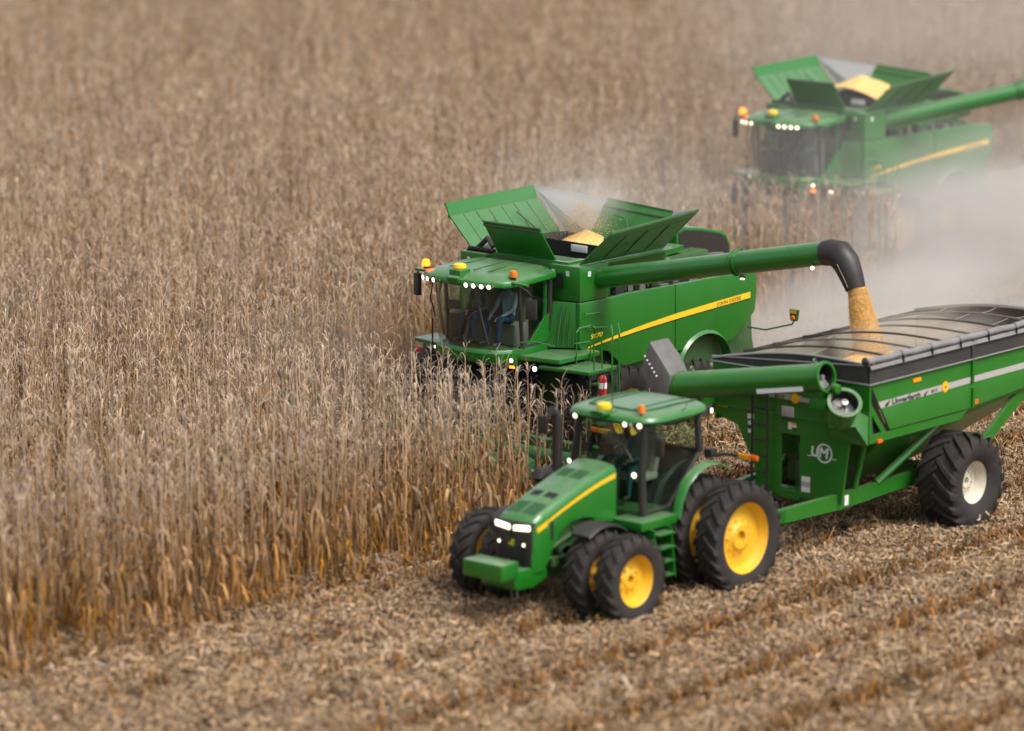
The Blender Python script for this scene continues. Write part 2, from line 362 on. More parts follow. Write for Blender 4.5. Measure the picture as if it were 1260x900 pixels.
# ------------------------------------------------------------------ the ground
g = MB(); g.add([(-450, -450, 0), (450, -450, 0), (450, 450, 0), (-450, 450, 0)], [(0, 1, 2, 3)])
m, t, b = newmat('soil'); b.inputs['Roughness'].default_value = 0.95; b.inputs['Specular IOR Level'].default_value = 0.1
tc = t.nodes.new('ShaderNodeTexCoord')
def nz(sc_, det=6):
    n_ = t.nodes.new('ShaderNodeTexNoise'); n_.inputs['Scale'].default_value = sc_; n_.inputs['Detail'].default_value = det
    t.links.new(tc.outputs['Object'], n_.inputs['Vector']); return n_
na, nb_ = nz(2.2, 10), nz(9, 8)
cr = t.nodes.new('ShaderNodeValToRGB'); e = cr.color_ramp.elements
e[0].position = .32; e[0].color = (0.060, 0.038, 0.025, 1); e[1].position = .70; e[1].color = (0.16, 0.11, 0.072, 1)
mx = t.nodes.new('ShaderNodeMath'); mx.operation = 'MULTIPLY_ADD'; mx.inputs[1].default_value = .5
t.links.new(nb_.outputs[0], mx.inputs[0]); mh = t.nodes.new('ShaderNodeMath'); mh.operation = 'MULTIPLY'; mh.inputs[1].default_value = .5
t.links.new(na.outputs[0], mh.inputs[0]); t.links.new(mh.outputs[0], mx.inputs[2]); t.links.new(mx.outputs[0], cr.inputs[0])
t.links.new(cr.outputs[0], b.inputs['Base Color'])
bp = t.nodes.new('ShaderNodeBump'); bp.inputs['Distance'].default_value = .08; bp.inputs['Strength'].default_value = .8
t.links.new(nb_.outputs[0], bp.inputs['Height']); t.links.new(bp.outputs[0], b.inputs['Normal'])
gr = g.build('ground', m); tag(gr, 'bare brown soil of the corn field', 'ground', kind='structure')

# ------------------------------------------------------------------ tractor (rear axle at the origin, driving towards +x)
def lamp_disc(b_, c, r, ax, dep=.05):
    b_.lathe([(r * 1.18, -dep), (r * 1.18, 0), (r * 1.02, .006)], c, ax, 14, 0)
    b_.lathe([(r, .004), (r * .6, .012), (.001, .015)], c, ax, 14, 1)
def fog_lamp(parent, name, c, r, ax, on=True):
    b_ = MB(); lamp_disc(b_, c, r, ax); return b_.build(name, ['black', 'lamp' if on else 'lampoff'], parent)
T = thing('tractor', 'green row crop tractor with dual yellow wheels and lit headlights, pulling the grain cart', 'tractor')
for y, out in ((1.66, 1), (.88, 1), (-1.66, -1), (-.88, -1)):
    place_wheel(T, 0, y, 1.0, *W_rear, out, .2 + y)
    place_wheel(T, 3.035, y * .995 + (.10 if abs(y) < 1.2 else 0) * out, .785, *W_front, out, .5 + y)
b = MB(); b.tube([(0, -1.55, 1.0), (0, 1.55, 1.0)], .10, 12); b.tube([(0, -.7, 1.0), (0, .7, 1.0)], .24, 14); b.build('rear_axle', 'dgreen', T); b = MB()
b.tube([(3.035, -1.56, .785), (3.035, 1.56, .785)], .075, 12); b.box(2.85, 3.2, -.75, .75, .60, .86)
b.build('front_axle', 'dgreen', T)
b = MB(); b.box(-.55, 1.9, -.34, .34, .62, 1.45); b.box(1.9, 4.05, -.24, .24, .72, 1.25); b.box(-1.05, -.55, -.10, .10, .45, .60)
b.box(2.2, 3.9, -.33, .33, 1.2, 1.75); b.tube([(2.3, .33, 1.35), (3.0, .36, 1.42), (3.7, .33, 1.2)], .045, 8); b.tube([(2.5, .36, 1.15), (3.4, .40, 1.05), (3.9, .38, 1.1)], .03, 8)
for i in range(14):
    x, z = random.uniform(2.4, 3.8), random.uniform(.85, 1.6); s_ = random.uniform(.05, .12)
    for sd in (-1, 1): b.box(x - s_, x + s_, sd * .36 - .05, sd * .36 + .05, z - s_ * .8, z + s_ * .8)
b.build('chassis', 'dgreen', T, bevel=.01)
b = MB()                                   # front support with the weight box
prof = [(4.10, .64), (4.55, .66), (4.62, .80), (4.62, 1.0), (4.15, 1.0), (3.75, .92), (3.75, .74)]
b.prism([(x, -.40, z) for x, z in prof], (0, .80, 0))
b.build('front_support', 'green', T, bevel=.04)
b = MB(); b.box(4.55, 5.02, -.45, .45, .90, 1.20); b.build('front_weight', 'green', T, bevel=.045)
# hood
def hood_ring(x, hw, zt, zb):
    return [(x, -hw, zb), (x, -hw, zt - .13), (x, -hw + .02, zt - .065), (x, -hw + .075, zt - .005), (x, -hw * .45, zt + .022), (x, 0, zt + .032),
            (x, hw * .45, zt + .022), (x, hw - .075, zt - .005), (x, hw - .02, zt - .065), (x, hw, zt - .13), (x, hw, zb)]
st = [(4.17, .40, 1.75, .90), (4.08, .425, 1.85, .90), (3.88, .435, 1.92, .90), (3.75, .44, 1.96, 1.08), (3.62, .445, 2.01, 1.34), (3.42, .45, 2.08, 1.54),
      (3.15, .455, 2.17, 1.66), (2.85, .46, 2.26, 1.68), (2.6, .465, 2.33, 1.62), (2.4, .47, 2.38, 1.52), (1.98, .48, 2.46, 1.46)]
b = MB(); b.loft([hood_ring(*s_) for s_ in st], closed=False, caps=False)
b.add(hood_ring(*st[-1]), [list(range(11))])
b.build('hood', 'green', T, ang=30)
def hood_top(x):
    for a_, c_ in zip(st[:-1], st[1:]):
        if c_[0] <= x <= a_[0]:
            f = (a_[0] - x) / (a_[0] - c_[0]); return [a_[i] + (c_[i] - a_[i]) * f for i in range(4)]
    return st[-1]
def hood_patch(b_, x0, x1, y0, y1, m_=0, lift=.006):
    vs = []
    for x in (x0, (x0 + x1) / 2, x1):
        s_ = hood_top(x)
        for y in (y0, y1):
            q = abs(y) / s_[1]; z = s_[2] + (.032 - .022 * q if q < .45 else .022 - .055 * (q - .45))
            vs.append((x, y, z + lift))
    b_.add(vs, [(0, 1, 3, 2), (2, 3, 5, 4)], m_)
for y0, y1 in ((-.31, -.03), (.03, .31)):
    for xa, xb, k in ((4.02, 3.66, 1), (2.75, 2.45, .9)):
        b = MB(); hood_patch(b, xa, xb, y0 * k, y1 * k); b.build('hood_screen', 'grille', T)
for y0, y1 in ((-.27, -.05), (.05, .28)):
    b = MB(); hood_patch(b, 3.46, 3.30, y0, y1); b.build('hood_vent', 'dark', T)
for sd in (-1, 1):
    b = MB(); up, lo = [], []
    for i in range(13):
        f = i / 12; x = 4.06 - f * 2.05; s_ = hood_top(x); z = s_[2] - .19 + .02 * f; hh = .024 + .022 * f
        up.append((x, sd * (s_[1] + .006), z + hh)); lo.append((x, sd * (s_[1] + .006), z - hh))
    b.add(up + lo, [(i, i + 1, i + 14, i + 13) for i in range(12)])
    b.build('hood_stripe', 'stripe', T)
    b = MB(); b.box(3.64, 3.72, sd * .446 - .004, sd * .446 + .004, 1.42, 1.74)
    b.build('side_vent', 'dark', T)
    b = MB(); b.add([(4.06, sd * .434, 1.60), (3.80, sd * .444, 1.68), (3.80, sd * .444, 1.73), (4.06, sd * .434, 1.66)], [(0, 1, 2, 3)]); b.build('hood_decal', 'stripe', T)
gp = [(4.185, .90), (4.20, 1.30), (4.195, 1.55), (4.17, 1.78)]
b = MB()
rings = [[(x, -.405 + (.03 if i == 0 else 0), z), (x + .03, -.2, z), (x + .03, .2, z), (x, .405 - (.03 if i == 0 else 0), z), (x - .10, .41, z), (x - .10, -.41, z)] for i, (x, z) in enumerate(gp)]
b.loft(rings); grl = b.build('grille', 'black', T)
b = MB()
for i in range(9): b.box(4.222, 4.232, -.30, .30, .98 + i * .045, 1.0 + i * .045)
b.box(4.20, 4.236, -.012, .012, .95, 1.62); b.build('bars', 'dark', grl)
for y0, y1 in ((.05, .385), (-.385, -.05)):
    b = MB(); sgn = 1 if y0 > 0 else -1
    yi, yo = (y0, y1) if sgn > 0 else (y1, y0)
    b.prism([(4.222, yi, 1.63), (4.222, yi, 1.715), (4.205, yo, 1.75), (4.195, yo, 1.655)], (.02, 0, 0))
    b.build('headlight', 'lamp', T)
for y in (-.27, .29): fog_lamp(T, 'fog_light', (4.25, y, 1.40), .028, (1, 0, 0))
b = MB()                                    # round badge with a leaping stag outline
b.lathe([(.075, 0), (.075, .012), (.001, .014)], (4.226, 0, 1.40), (1, 0, 0), 20, 0)
for p_, q_ in (((-.045, -.01), (.03, .012)), ((.03, .012), (.05, .042)), ((-.045, -.01), (-.058, -.04)), ((.01, .0), (.035, -.035)), ((-.03, -.01), (-.05, -.035)), ((.045, .04), (.015, .052)), ((.045, .04), (.03, .062))):
    b.tube([(4.242, p_[0], 1.40 + p_[1]), (4.242, q_[0], 1.40 + q_[1])], .009, 5, 1)
b.build('badge', ['green', 'stripe'], grl)
# cab
cab = MB()
cab.box(.25, 1.62, -.80, .80, 1.42, 1.58); cab.build('cab_floor', 'dgreen', T, bevel=.015)
P = .045
b = MB()
A = {}
for sd in (-1, 1):
    y = sd * .80
    b.tube([(1.62, y, 1.55), (1.64, y * .98, 2.3), (1.50, y * .94, 3.20)], [.075, .07, .065], 8)        # front pillar
    b.tube([(.92, y, 1.58), (.50, y * 1.02, 2.02), (.08, y * 1.05, 2.46)], .042, 8)                      # sloping lower frame over the fender
    b.tube([(.08, y * 1.05, 2.46), (.12, y * 1.0, 3.18)], [.065, .065], 8)                                  # rear pillar
    b.tube([(1.62, y, 1.58), (.92, y, 1.58)], .035, 8)
    b.tube([(1.50, y * .94, 3.16), (.12, y, 3.14)], .05, 8)
b.tube([(.06, -.82, 2.44), (.06, .82, 2.44)], .05, 8); b.tube([(1.50, -.75, 3.18), (1.50, .75, 3.18)], .06, 8); b.tube([(.1, -.78, 3.16), (.1, .78, 3.16)], .05, 8)
b.build('cab_frame', 'black', T)
b = MB(); b.prism([(.95, -.79, 1.56), (.52, -.79, 2.03), (.12, -.79, 2.45), (.12, .79, 2.45), (.52, .79, 2.03), (.95, .79, 1.56)], (-.03, 0, -.02)); b.build('cab_bulkhead', 'black', T)
def pane(name, pts, parent, th=(0.006, 0, 0)):
    b_ = MB(); b_.add(pts, [list(range(len(pts)))]); return b_.build(name, 'tglass', parent)
pane('windshield', [(1.61, -.76, 1.60), (1.61, .76, 1.60), (1.63, .755, 2.3), (1.50, .72, 3.14), (1.50, -.72, 3.14), (1.63, -.755, 2.3)], T)
for sd in (-1, 1):
    pane('side_window', [(1.61, sd * .80, 1.60), (1.62, sd * .785, 2.3), (1.49, sd * .76, 3.12), (.13, sd * .81, 3.12), (.09, sd * .84, 2.47), (.50, sd * .815, 2.03), (.92, sd * .80, 1.60)], T)
pane('rear_window', [(.04, -.78, 2.48), (.04, .78, 2.48), (.10, .76, 3.12), (.10, -.76, 3.12)], T)
def roof_ring(z, sx0, sx1, sy, k=4.0, n=48):
    cx, hx = (sx0 + sx1) / 2, (sx1 - sx0) / 2; r_ = []
    for i in range(n):
        a = 2 * math.pi * i / n; c_, s_ = math.cos(a), math.sin(a)
        q = (abs(c_) ** k + abs(s_) ** k) ** (-1 / k); r_.append((cx + hx * c_ * q, sy * s_ * q, z))
    return r_
def crown(r_, amp, cx, hx, sy): return [(x, y, z + amp * (1 - ((x - cx) / hx) ** 2 * .8) * (1 - (y / sy) ** 2 * .8)) for x, y, z in r_]
b = MB()
rings = [roof_ring(3.14, -.05, 1.60, .88), roof_ring(3.15, -.20, 1.76, .98), roof_ring(3.21, -.26, 1.82, 1.02), roof_ring(3.27, -.24, 1.80, 1.0), roof_ring(3.31, -.18, 1.74, .94),
         crown(roof_ring(3.325, -.08, 1.60, .80), .02, .67, 1.1, 1), crown(roof_ring(3.33, .1, 1.25, .5), .05, .67, 1.1, 1), crown(roof_ring(3.33, .5, .85, .15), .06, .67, 1.1, 1)]
b.loft(rings)
roof = b.build('roof', 'green', T, ang=50)
b = MB()
def zroof(x, y): return 3.327 + .06 * (1 - ((x - .67) / 1.1) ** 2 * .8) * (1 - y * y * .8) - .002
for y in (-.66, -.44, .44, .66):
    b.tube([(x, y * (1 - .12 * (x > 1.1)), zroof(x, y)) for x in (.0, .3, .7, 1.1, 1.45)], .016, 5)
b.tube([(1.45, y, zroof(1.45, y)) for y in (-.58, -.3, 0, .3, .58)], .016, 5)
b.build('grooves', 'grille', roof)
for y in (-.62, .52, .80): fog_lamp(T, 'roof_light', (1.80 if abs(y) < .7 else 1.74, y, 3.17), .043, (1, .4 * (y > .7), -.1))
fog_lamp(T, 'roof_light', (1.79, .64, 3.175), .036, (1, .1, -.1), False)
fog_lamp(T, 'roof_light', (-.06, .99, 3.19), .045, (-.2, 1, 0))
fog_lamp(T, 'work_light', (1.78, .72, 2.28), .048, (1, .1, 0)); fog_lamp(T, 'work_light', (1.74, -.80, 2.32), .040, (1, 0, 0))
b = MB(); b.box(1.55, 1.95, -.17, .17, 3.29, 3.35); b.prism([(1.95, -.14, 3.27), (1.95, .14, 3.27), (1.95, .10, 3.37), (1.95, -.10, 3.37)], (-.3, 0, .02))
gps = b.build('receiver', 'green', T, bevel=.02)
b = MB(); b.lathe([(.135, 0), (.145, .03), (.13, .09), (.08, .115), (.001, .12)], (1.74, 0, 3.37), (0, 0, 1), 18); b.build('dome', 'yellowcap', gps)
b = MB(); b.tube([(1.68, .12, 3.35), (1.62, .12, 4.05)], [.010, .006], 5); b.build('antenna', 'black', T)
b = MB(); b.tube([(1.56, .70, 3.2), (1.56, .70, 3.36)], .018, 6, 0); b.lathe([(.062, 0), (.065, .08), (.05, .14), (.001, .155)], (1.56, .70, 3.36), (0, 0, 1), 14, 1)
b.build('beacon', ['black', 'beaconoff'], T)
b = MB(); b.tube([(.75, .92, 3.27), (.72, 1.0, 3.36), (.60, .99, 3.46)], .008, 5); b.build('aerial', 'black', T)
b = MB(); b.tube([(1.66, .10, 3.12), (1.68, .30, 2.75), (1.68, .38, 2.62)], .012, 5); b.tube([(1.68, .2, 2.98), (1.69, .62, 2.5)], .016, 5); b.build('wiper', 'black', T)
for sd, c in ((1, (1.60, 1.14, 2.80)), (-1, (1.86, -1.32, 2.92))):
    b = MB(); b.obox(c, (.05, .20, .34), (1, -.12 * sd, 0)); mo = b.build('mirror', 'black', T, bevel=.03)
    b = MB(); b.tube([(1.5, sd * .76, 3.02), (c[0], c[1] - sd * .05, c[2] + .26), (c[0], c[1], c[2] + .1)], .016, 6); b.build('arm', 'black', mo)
b = MB(); b.tube([(2.1, -.78, 2.10), (2.1, -.78, 3.16), (2.16, -.80, 3.26), (2.24, -.82, 3.30)], [.10, .095, .09, .10], 16); b.build('exhaust_stack', 'black', T)
b = MB(); b.tube([(2.52, -.86, 2.08), (2.48, -.88, 2.14), (1.95, -.92, 2.14), (1.90, -.92, 2.10)], [.09, .15, .15, .09], 14); b.tube([(2.1, -.76, 1.3), (2.1, -.76, 2.1)], .12, 12); b.build('air_cleaner', 'black', T)
for sd in (-1, 1):
    pth = [(1.02, 1.45), (.93, 1.76), (.76, 2.03), (.50, 2.21), (.16, 2.30), (-.12, 2.27), (-.40, 2.15)]
    b = MB(); rings = []
    for (x, z) in pth:
        d = Vector((x, 0, z - 1.0)).normalized() * .04
        rings.append([(x, sd * .97, z), (x, sd * 1.11, z - .015), (x - d.x * .5, sd * 1.15, z - .05), (x - d.x, sd * 1.11, z - .05 - d.z * .3), (x - d.x, sd * .97, z - d.z)])
    b.loft(rings); b.build('rear_fender', 'green', T, ang=50)
    b = MB(); rings = []
    for i in range(9):
        a = R(-32 + i * 11.5); r_ = .90
        x, z = 3.035 - math.sin(a) * r_, .79 + math.cos(a) * r_
        rings.append([(x, sd * .72, z), (x, sd * 1.12, z), (x, sd * 1.16, z - .04), (x, sd * 1.12, z - .03), (x, sd * .72, z - .03)])
    b.loft(rings); b.build('front_fender', 'black', T, ang=50)
    b = MB()
    for i in range(4): b.box(1.33, 1.78, sd * 1.0 - .02, sd * 1.0 + sd * .30, .50 + i * .25, .53 + i * .25)
    for x in (1.32, 1.79): b.prism([(x - .015, sd * 1.0, .46), (x - .015, sd * 1.30, .46), (x - .015, sd * 1.20, 1.36), (x - .015, sd * .98, 1.36)], (.03, 0, 0))
    b.build('steps', 'green', T)
    b = MB(); b.box(1.05, 2.05, sd * .42, sd * 1.12, 1.36, 1.52) if sd > 0 else b.box(1.05, 2.05, -1.12, -.42, 1.36, 1.52)
    b.build('platform', 'green', T, bevel=.02)
    b = MB(); b.box(1.0, 1.95, min(sd * .40, sd * .95), max(sd * .40, sd * .95), .75, 1.35); b.build('fuel_tank', 'black', T, bevel=.06)
    # warning light bar beside the fender
    b = MB(); b.tube([(-.05, sd * .95, 2.36), (-.15, sd * 1.25, 2.42), (-.20, sd * 1.5, 2.42)], .035, 8, 0); b.obox((-.05, sd * .98, 2.42), (.16, .16, .16), (1, 0, 0))
    b.obox((-.22, sd * 1.62, 2.42), (.05, .26, .075), (1, 0, 0), m=1); b.obox((-.22, sd * 1.83, 2.42), (.05, .16, .075), (1, 0, 0), m=2)
    b.build('warning_light', ['black', 'amber', 'orange'], T)
b = MB(); b.box(.80, 1.05, -.22, .22, 1.58, 1.95); b.build('seat_base', 'black', T, bevel=.03)
b = MB(); b.box(.54, 1.08, -.27, .27, 1.95, 2.08); b.prism([(.52, -.26, 2.06), (.64, -.26, 2.06), (.48, -.22, 2.76), (.38, -.22, 2.76)], (0, .50, 0)); b.build('seat', 'seat', T, bevel=.04)
b = MB(); b.tube([(1.50, 0, 1.58), (1.36, 0, 2.15), (1.27, 0, 2.30)], [.09, .06, .035], 10)
b.lathe([(.20, .012), (.215, 0), (.20, -.012), (.185, 0), (.20, .012)], (1.26, 0, 2.32), (-.5, 0, .86), 20); b.tube([(1.26, -.19, 2.32), (1.26, .19, 2.32)], .012, 6)
b.build('steering_wheel', 'black', T)
b = MB(); b.box(.62, 1.12, -.55, -.33, 2.06, 2.16); b.obox((1.05, -.52, 2.45), (.03, .30, .22), (1, .3, 0)); b.build('armrest_console', 'black', T, bevel=.02)
b = MB(); b.obox((1.42, -.66, 2.55), (.03, .22, .16), (1, .2, 0)); b.build('monitor', 'black', T)
for sd in (-1, 1):
    b = MB(); b.tube([(-.45, sd * .3, .8), (-1.0, sd * .42, .65)], .05, 8); b.build('hitch_arm', 'dgreen', T)
person('person', 'driver in a teal shirt and cap seated inside the tractor cab', (.74, 0, 2.15), (.03, .12, .14), (.03, .08, .11), (.05, .08, .04), lean=.05, reach=(.46, .17, .22))

# ------------------------------------------------------------------ grain cart (axle under the origin of its Empty)
G = thing('grain_cart', 'green single axle grain cart with black side boards and rolled tarp behind the tractor', 'grain cart', (-6.662, 0, 0))
yw = 1.83
place_wheel(G, 0, 1.83, .92, *W_cart, 1, .4); place_wheel(G, 0, -1.83, .92, *W_cart, -1, 1.4)
b = MB(); b.tube([(0, -1.8, .92), (0, 1.8, .92)], .13, 12); b.box(-.2, .2, -.9, .9, .80, 1.1); b.build('axle', 'cgreen', G)
# side sheets with the fold line, front edge sloping back
def side(sd):
    b_ = MB(); y = sd * 1.80
    rows = [[(2.90, y, 3.20), (1.0, y, 3.20), (-.36, y, 3.20), (-3.55, y, 3.20)],
            [(2.60, y, 2.73), (1.0, y, 2.73), (-.36, y, 2.73), (-3.55, y, 2.73)],
            [(2.55, y + sd * .02, 2.66), (1.0, y + sd * .02, 2.66), (-.36, y + sd * .02, 2.66), (-3.55, y + sd * .02, 2.66)],
            [(2.30, y + sd * .02, 2.27), (1.0, y + sd * .02, 2.27), (-.20, y + sd * .02, 2.27), (-3.55, y + sd * .02, 2.48)],
            [(2.24, y - sd * .10, 2.12), (1.0, y - sd * .10, 2.10), (-.02, y - sd * .10, 2.10), (-3.5, y - sd * .06, 2.40)]]
    n = 4; vs = [p for r_ in rows for p in r_]
    for r_ in rows[3:4]: pass
    b_.add(vs, [(i * n + k, i * n + k + 1, (i + 1) * n + k + 1, (i + 1) * n + k) for i in range(4) for k in range(3)])
    # sheet thickness: same rows moved in
    vi = [(x, yy - sd * .05, z) for x, yy, z in vs]
    b_.add(vi, [(i * n + k, (i + 1) * n + k, (i + 1) * n + k + 1, i * n + k + 1) for i in range(4) for k in range(3)], 1)
    b_.box(-.39, -.33, min(y, y + sd * .045), max(y, y + sd * .045), 2.74, 3.19)
    b_.box(-.39, -.33, min(y + sd * .02, y + sd * .06), max(y + sd * .02, y + sd * .06), 2.28, 2.66)
    return b_.build('hopper_side', ['cgreen', 'inner'], G, fixn=False, ang=20)
hs_ = side(1); side(-1)
for sd in (-1, 1):                           # lower lip rail and raised rear belly
    b = MB()
    b.prism([(2.92, sd * 1.80, 2.24), (2.92, sd * 1.80, 2.08), (-.05, sd * 1.80, 2.08), (-.42, sd * 1.80, 2.42), (-3.55, sd * 1.80, 2.36), (-3.55, sd * 1.80, 2.50), (-.50, sd * 1.80, 2.56), (-.12, sd * 1.80, 2.22)], (0, -sd * .045, 0))
    b.build('lip_rail', 'cgreen', G, fixn=True)
# lower hopper: slopes from the sides to the sump
b = MB()
rings = [[(2.30, -1.74, 2.16), (2.30, 1.74, 2.16), (-.1, 1.74, 2.14), (-3.5, 1.74, 2.42), (-3.5, -1.74, 2.42), (-.1, -1.74, 2.14)],
         [(1.8, -.35, .95), (1.8, .35, .95), (.4, .35, .95), (-1.2, .35, 1.15), (-1.2, -.35, 1.15), (.4, -.35, .95)]]
b.loft(rings, caps=False); b.add(rings[1], [list(range(6))]); b.build('lower_hopper', 'cgreen', G, ang=20)
b = MB(); b.box(-3.60, -3.56, -1.80, 1.80, 2.40, 3.20); hr_ = b.build('hopper_rear', 'cgreen', G)
b = MB(); b.box(-3.555, -3.55, -1.74, 1.74, 2.44, 3.20); b.build('lining', 'inner', hr_)
b = MB(); b.add([(2.88, -1.75, 3.2), (2.88, 1.75, 3.2), (2.26, 1.75, 2.2), (2.26, -1.75, 2.2)], [(0, 1, 2, 3)]); b.build('hopper_front', 'inner', G)
# front wall sheet with the window opening
X = 2.97
def fz(pts, b_, m_=0, d=-.05): b_.prism([(X, y, z) for y, z in pts], (d, 0, 0), m_)
b = MB()
fz([(-1.83, 3.20), (1.83, 3.20), (1.83, 2.10), (1.38, 2.04), (-1.22, 2.04), (-1.83, 2.22)], b)
fz([(-1.22, 2.037), (-.20, 2.037), (-.20, .86), (-.76, .86), (-.80, 1.32)], b)
fz([(.25, 2.037), (1.38, 2.037), (1.22, .86), (.25, .86)], b)
b.box(X - .05, X - .002, -.197, .247, .80, .96)
b.box(X, X + .012, -1.82, 1.82, 2.36, 2.39); b.box(X, X + .02, -1.82, 1.82, 2.66, 2.685)
fr = b.build('front_sheet', 'cgreen', G)
b = MB(); b.prism([(2.0, -.75, .9), (2.0, .9, .9), (2.0, .9, 2.0), (2.0, -.75, 2.0)], (-.03, 0, 0)); b.tube([(2.5, -.15, 1.9), (2.7, .2, 1.1)], .05, 8); b.tube([(2.6, .0, .9), (2.6, .0, 1.5)], .10, 10); b.build('driveline', 'dgreen', G)
b = MB(); b.add([(X + .016, -1.5, 2.69), (X + .016, 1.15, 2.69), (X + .016, 1.15, 2.80), (X + .016, -1.5, 2.80)], [(0, 1, 2, 3)]); b.build('front_stripe', 'greydecal', G)
text('8215', 'lettering', G, (X + .020, -.34, 2.70), (0, 1, 0), (0, 0, 1), .10, 'decalblack', width=.22)
b = MB(); b.lathe([(.10, 0), (.10, .004), (.001, .005)], (X + .02, .14, 2.735), (1, 0, 0), 20, 0); b.lathe([(.078, 0), (.078, .003), (.001, .004)], (X + .024, .14, 2.735), (1, 0, 0), 20, 1); b.build('round_decal', ['amber', 'stripe'], G)
b = MB(); b.box(X + .002, X + .03, -.17, .11, 2.36, 2.56); b.build('inspection_window', 'greydecal', G, bevel=.012)
b = MB(); b.box(X + .002, X + .04, -.14, .08, 2.315, 2.352); b.build('window_ledge', 'black', G)
def sticker(parent, y0, z0, w_, h_, cols, x=X + .004):
    b_ = MB(); n = len(cols)
    for i, _ in enumerate(cols):
        b_.add([(x, y0, z0 + h_ * i / n), (x, y0 + w_, z0 + h_ * i / n), (x, y0 + w_, z0 + h_ * (i + 1) / n), (x, y0, z0 + h_ * (i + 1) / n)], [(0, 1, 2, 3)], i)
    return b_.build('sticker', cols, parent)
sticker(G, -.985, 2.20, .15, .20, ['label', 'label', 'decalblack', 'red']); sticker(G, -.97, 1.93, .12, .23, ['label', 'decalblack', 'label'])
sticker(G, -.03, 2.13, .09, .13, ['label']); sticker(G, .065, 2.13, .10, .13, ['decalblack', 'label', 'amber']); sticker(G, .30, .98, .20, .30, ['label', 'greydecal', 'label'])
sticker(G, -1.72, 2.34, .26, .05, ['amber']); sticker(G, 1.15, 2.07, .14, .10, ['label'])
# UM logo
lt = text('UM', 'lettering', G, (X + .004, .50, 1.70), (0, 1, 0), (0, 0, 1), .26, 'label', width=.40, shear=.12, bold=.008)
b = MB(); b.lathe([(.185, 0), (.185, .006), (.155, .006), (.155, 0)], (X + .003, .82, 1.78), (1, 0, 0), 36); b.box(X + .002, X + .005, .43, .53, 1.685, 1.70); b.box(X + .002, X + .005, 1.0, 1.10, 1.685, 1.70); b.build('logo_ring', 'label', G)
# ladder
b = MB()
for y in (-.79, -.43): b.tube([(X + .10, y, .80), (X + .12, y, 2.74)], .025, 6)
b.tube([(X + .12, -.79, 2.74), (X + .12, -.43, 2.74)], .025, 6)
for i in range(6): b.tube([(X + .11, -.79, .95 + i * .30), (X + .11, -.43, .95 + i * .30)], .018, 6)
b.build('ladder', 'black', G)
# corner gusset with triangular opening
for sd in (-1, 1):
    b = MB(); y = sd * 1.79
    o_ = [(2.92, 2.90), (2.86, 2.12), (2.28, 2.12)]; i_ = [(2.84, 2.62), (2.80, 2.24), (2.52, 2.24)]
    for k in range(3):
        a_, c_ = o_[k], o_[(k + 1) % 3]; e_, f_ = i_[k], i_[(k + 1) % 3]
        b.prism([(a_[0], y, a_[1]), (c_[0], y, c_[1]), (f_[0], y, f_[1]), (e_[0], y, e_[1])], (0, -sd * .03, 0))
    b.build('corner_gusset', 'cgreen', G)
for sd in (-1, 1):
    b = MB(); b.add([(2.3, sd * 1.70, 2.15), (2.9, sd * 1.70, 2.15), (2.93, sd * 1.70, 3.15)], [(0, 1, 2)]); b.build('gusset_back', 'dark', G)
# side decals
y = 1.806
b = MB(); b.add([(2.58, y, 2.705), (-.31, y, 2.745), (-.31, y, 2.865), (2.66, y, 2.835)], [(0, 1, 2, 3)]); b.add([(-.41, y, 2.745), (-3.5, y, 2.765), (-3.5, y, 2.89), (-.41, y, 2.865)], [(0, 1, 2, 3)])
b.build('side_stripe', 'greydecal', G)
text('Unverferth', 'lettering', G, (2.24, y + .004, 2.728), (-1, 0, 0), (0, 0, 1), .150, 'decalblack', width=.90, shear=.05, bold=.003)
text('8215', 'lettering', G, (.98, y + .004, 2.755), (-1, 0, 0), (0, 0, 1), .085, 'decalblack', width=.20)
b = MB(); b.lathe([(.105, 0), (.105, .006), (.001, .007)], (.52, y, 2.80), (0, 1, 0), 22, 0); b.lathe([(.085, 0), (.085, .004), (.001, .005)], (.52, y + .005, 2.80), (0, 1, 0), 22, 1)
b.obox((.52, y + .012, 2.80), (.08, .004, .03), (-1, 0, .3), m=2); b.build('round_decal', ['amber', 'stripe', 'red'], G)
for x0, x1 in ((2.46, 2.36), (1.22, 1.16)):
    b = MB(); b.add([(x0, y + .001, 2.71), (x1, y + .001, 2.72), (x1 - .10, y + .001, 2.84), (x0 - .02, y + .001, 2.76)], [(0, 1, 2, 3)]); b.build('slash_decal', 'decalblack', G)
b = MB(); b.box(1.32, 1.58, y, y + .012, 3.04, 3.11); b.build('reflector', 'amber', G)
b = MB(); b.obox((2.62, y + .01, 2.10), (.14, .05, .06), (1, 0, 0)); b.build('marker_light', 'orange', G)
b = MB(); b.obox((-.52, y - .01, 2.36), (.10, .05, .09), (1, 0, 0)); b.build('marker_light', 'orange', G)
b = MB(); b.box(X, X + .015, 1.52, 1.80, 2.115, 2.15); b.build('reflector', 'amber', G)
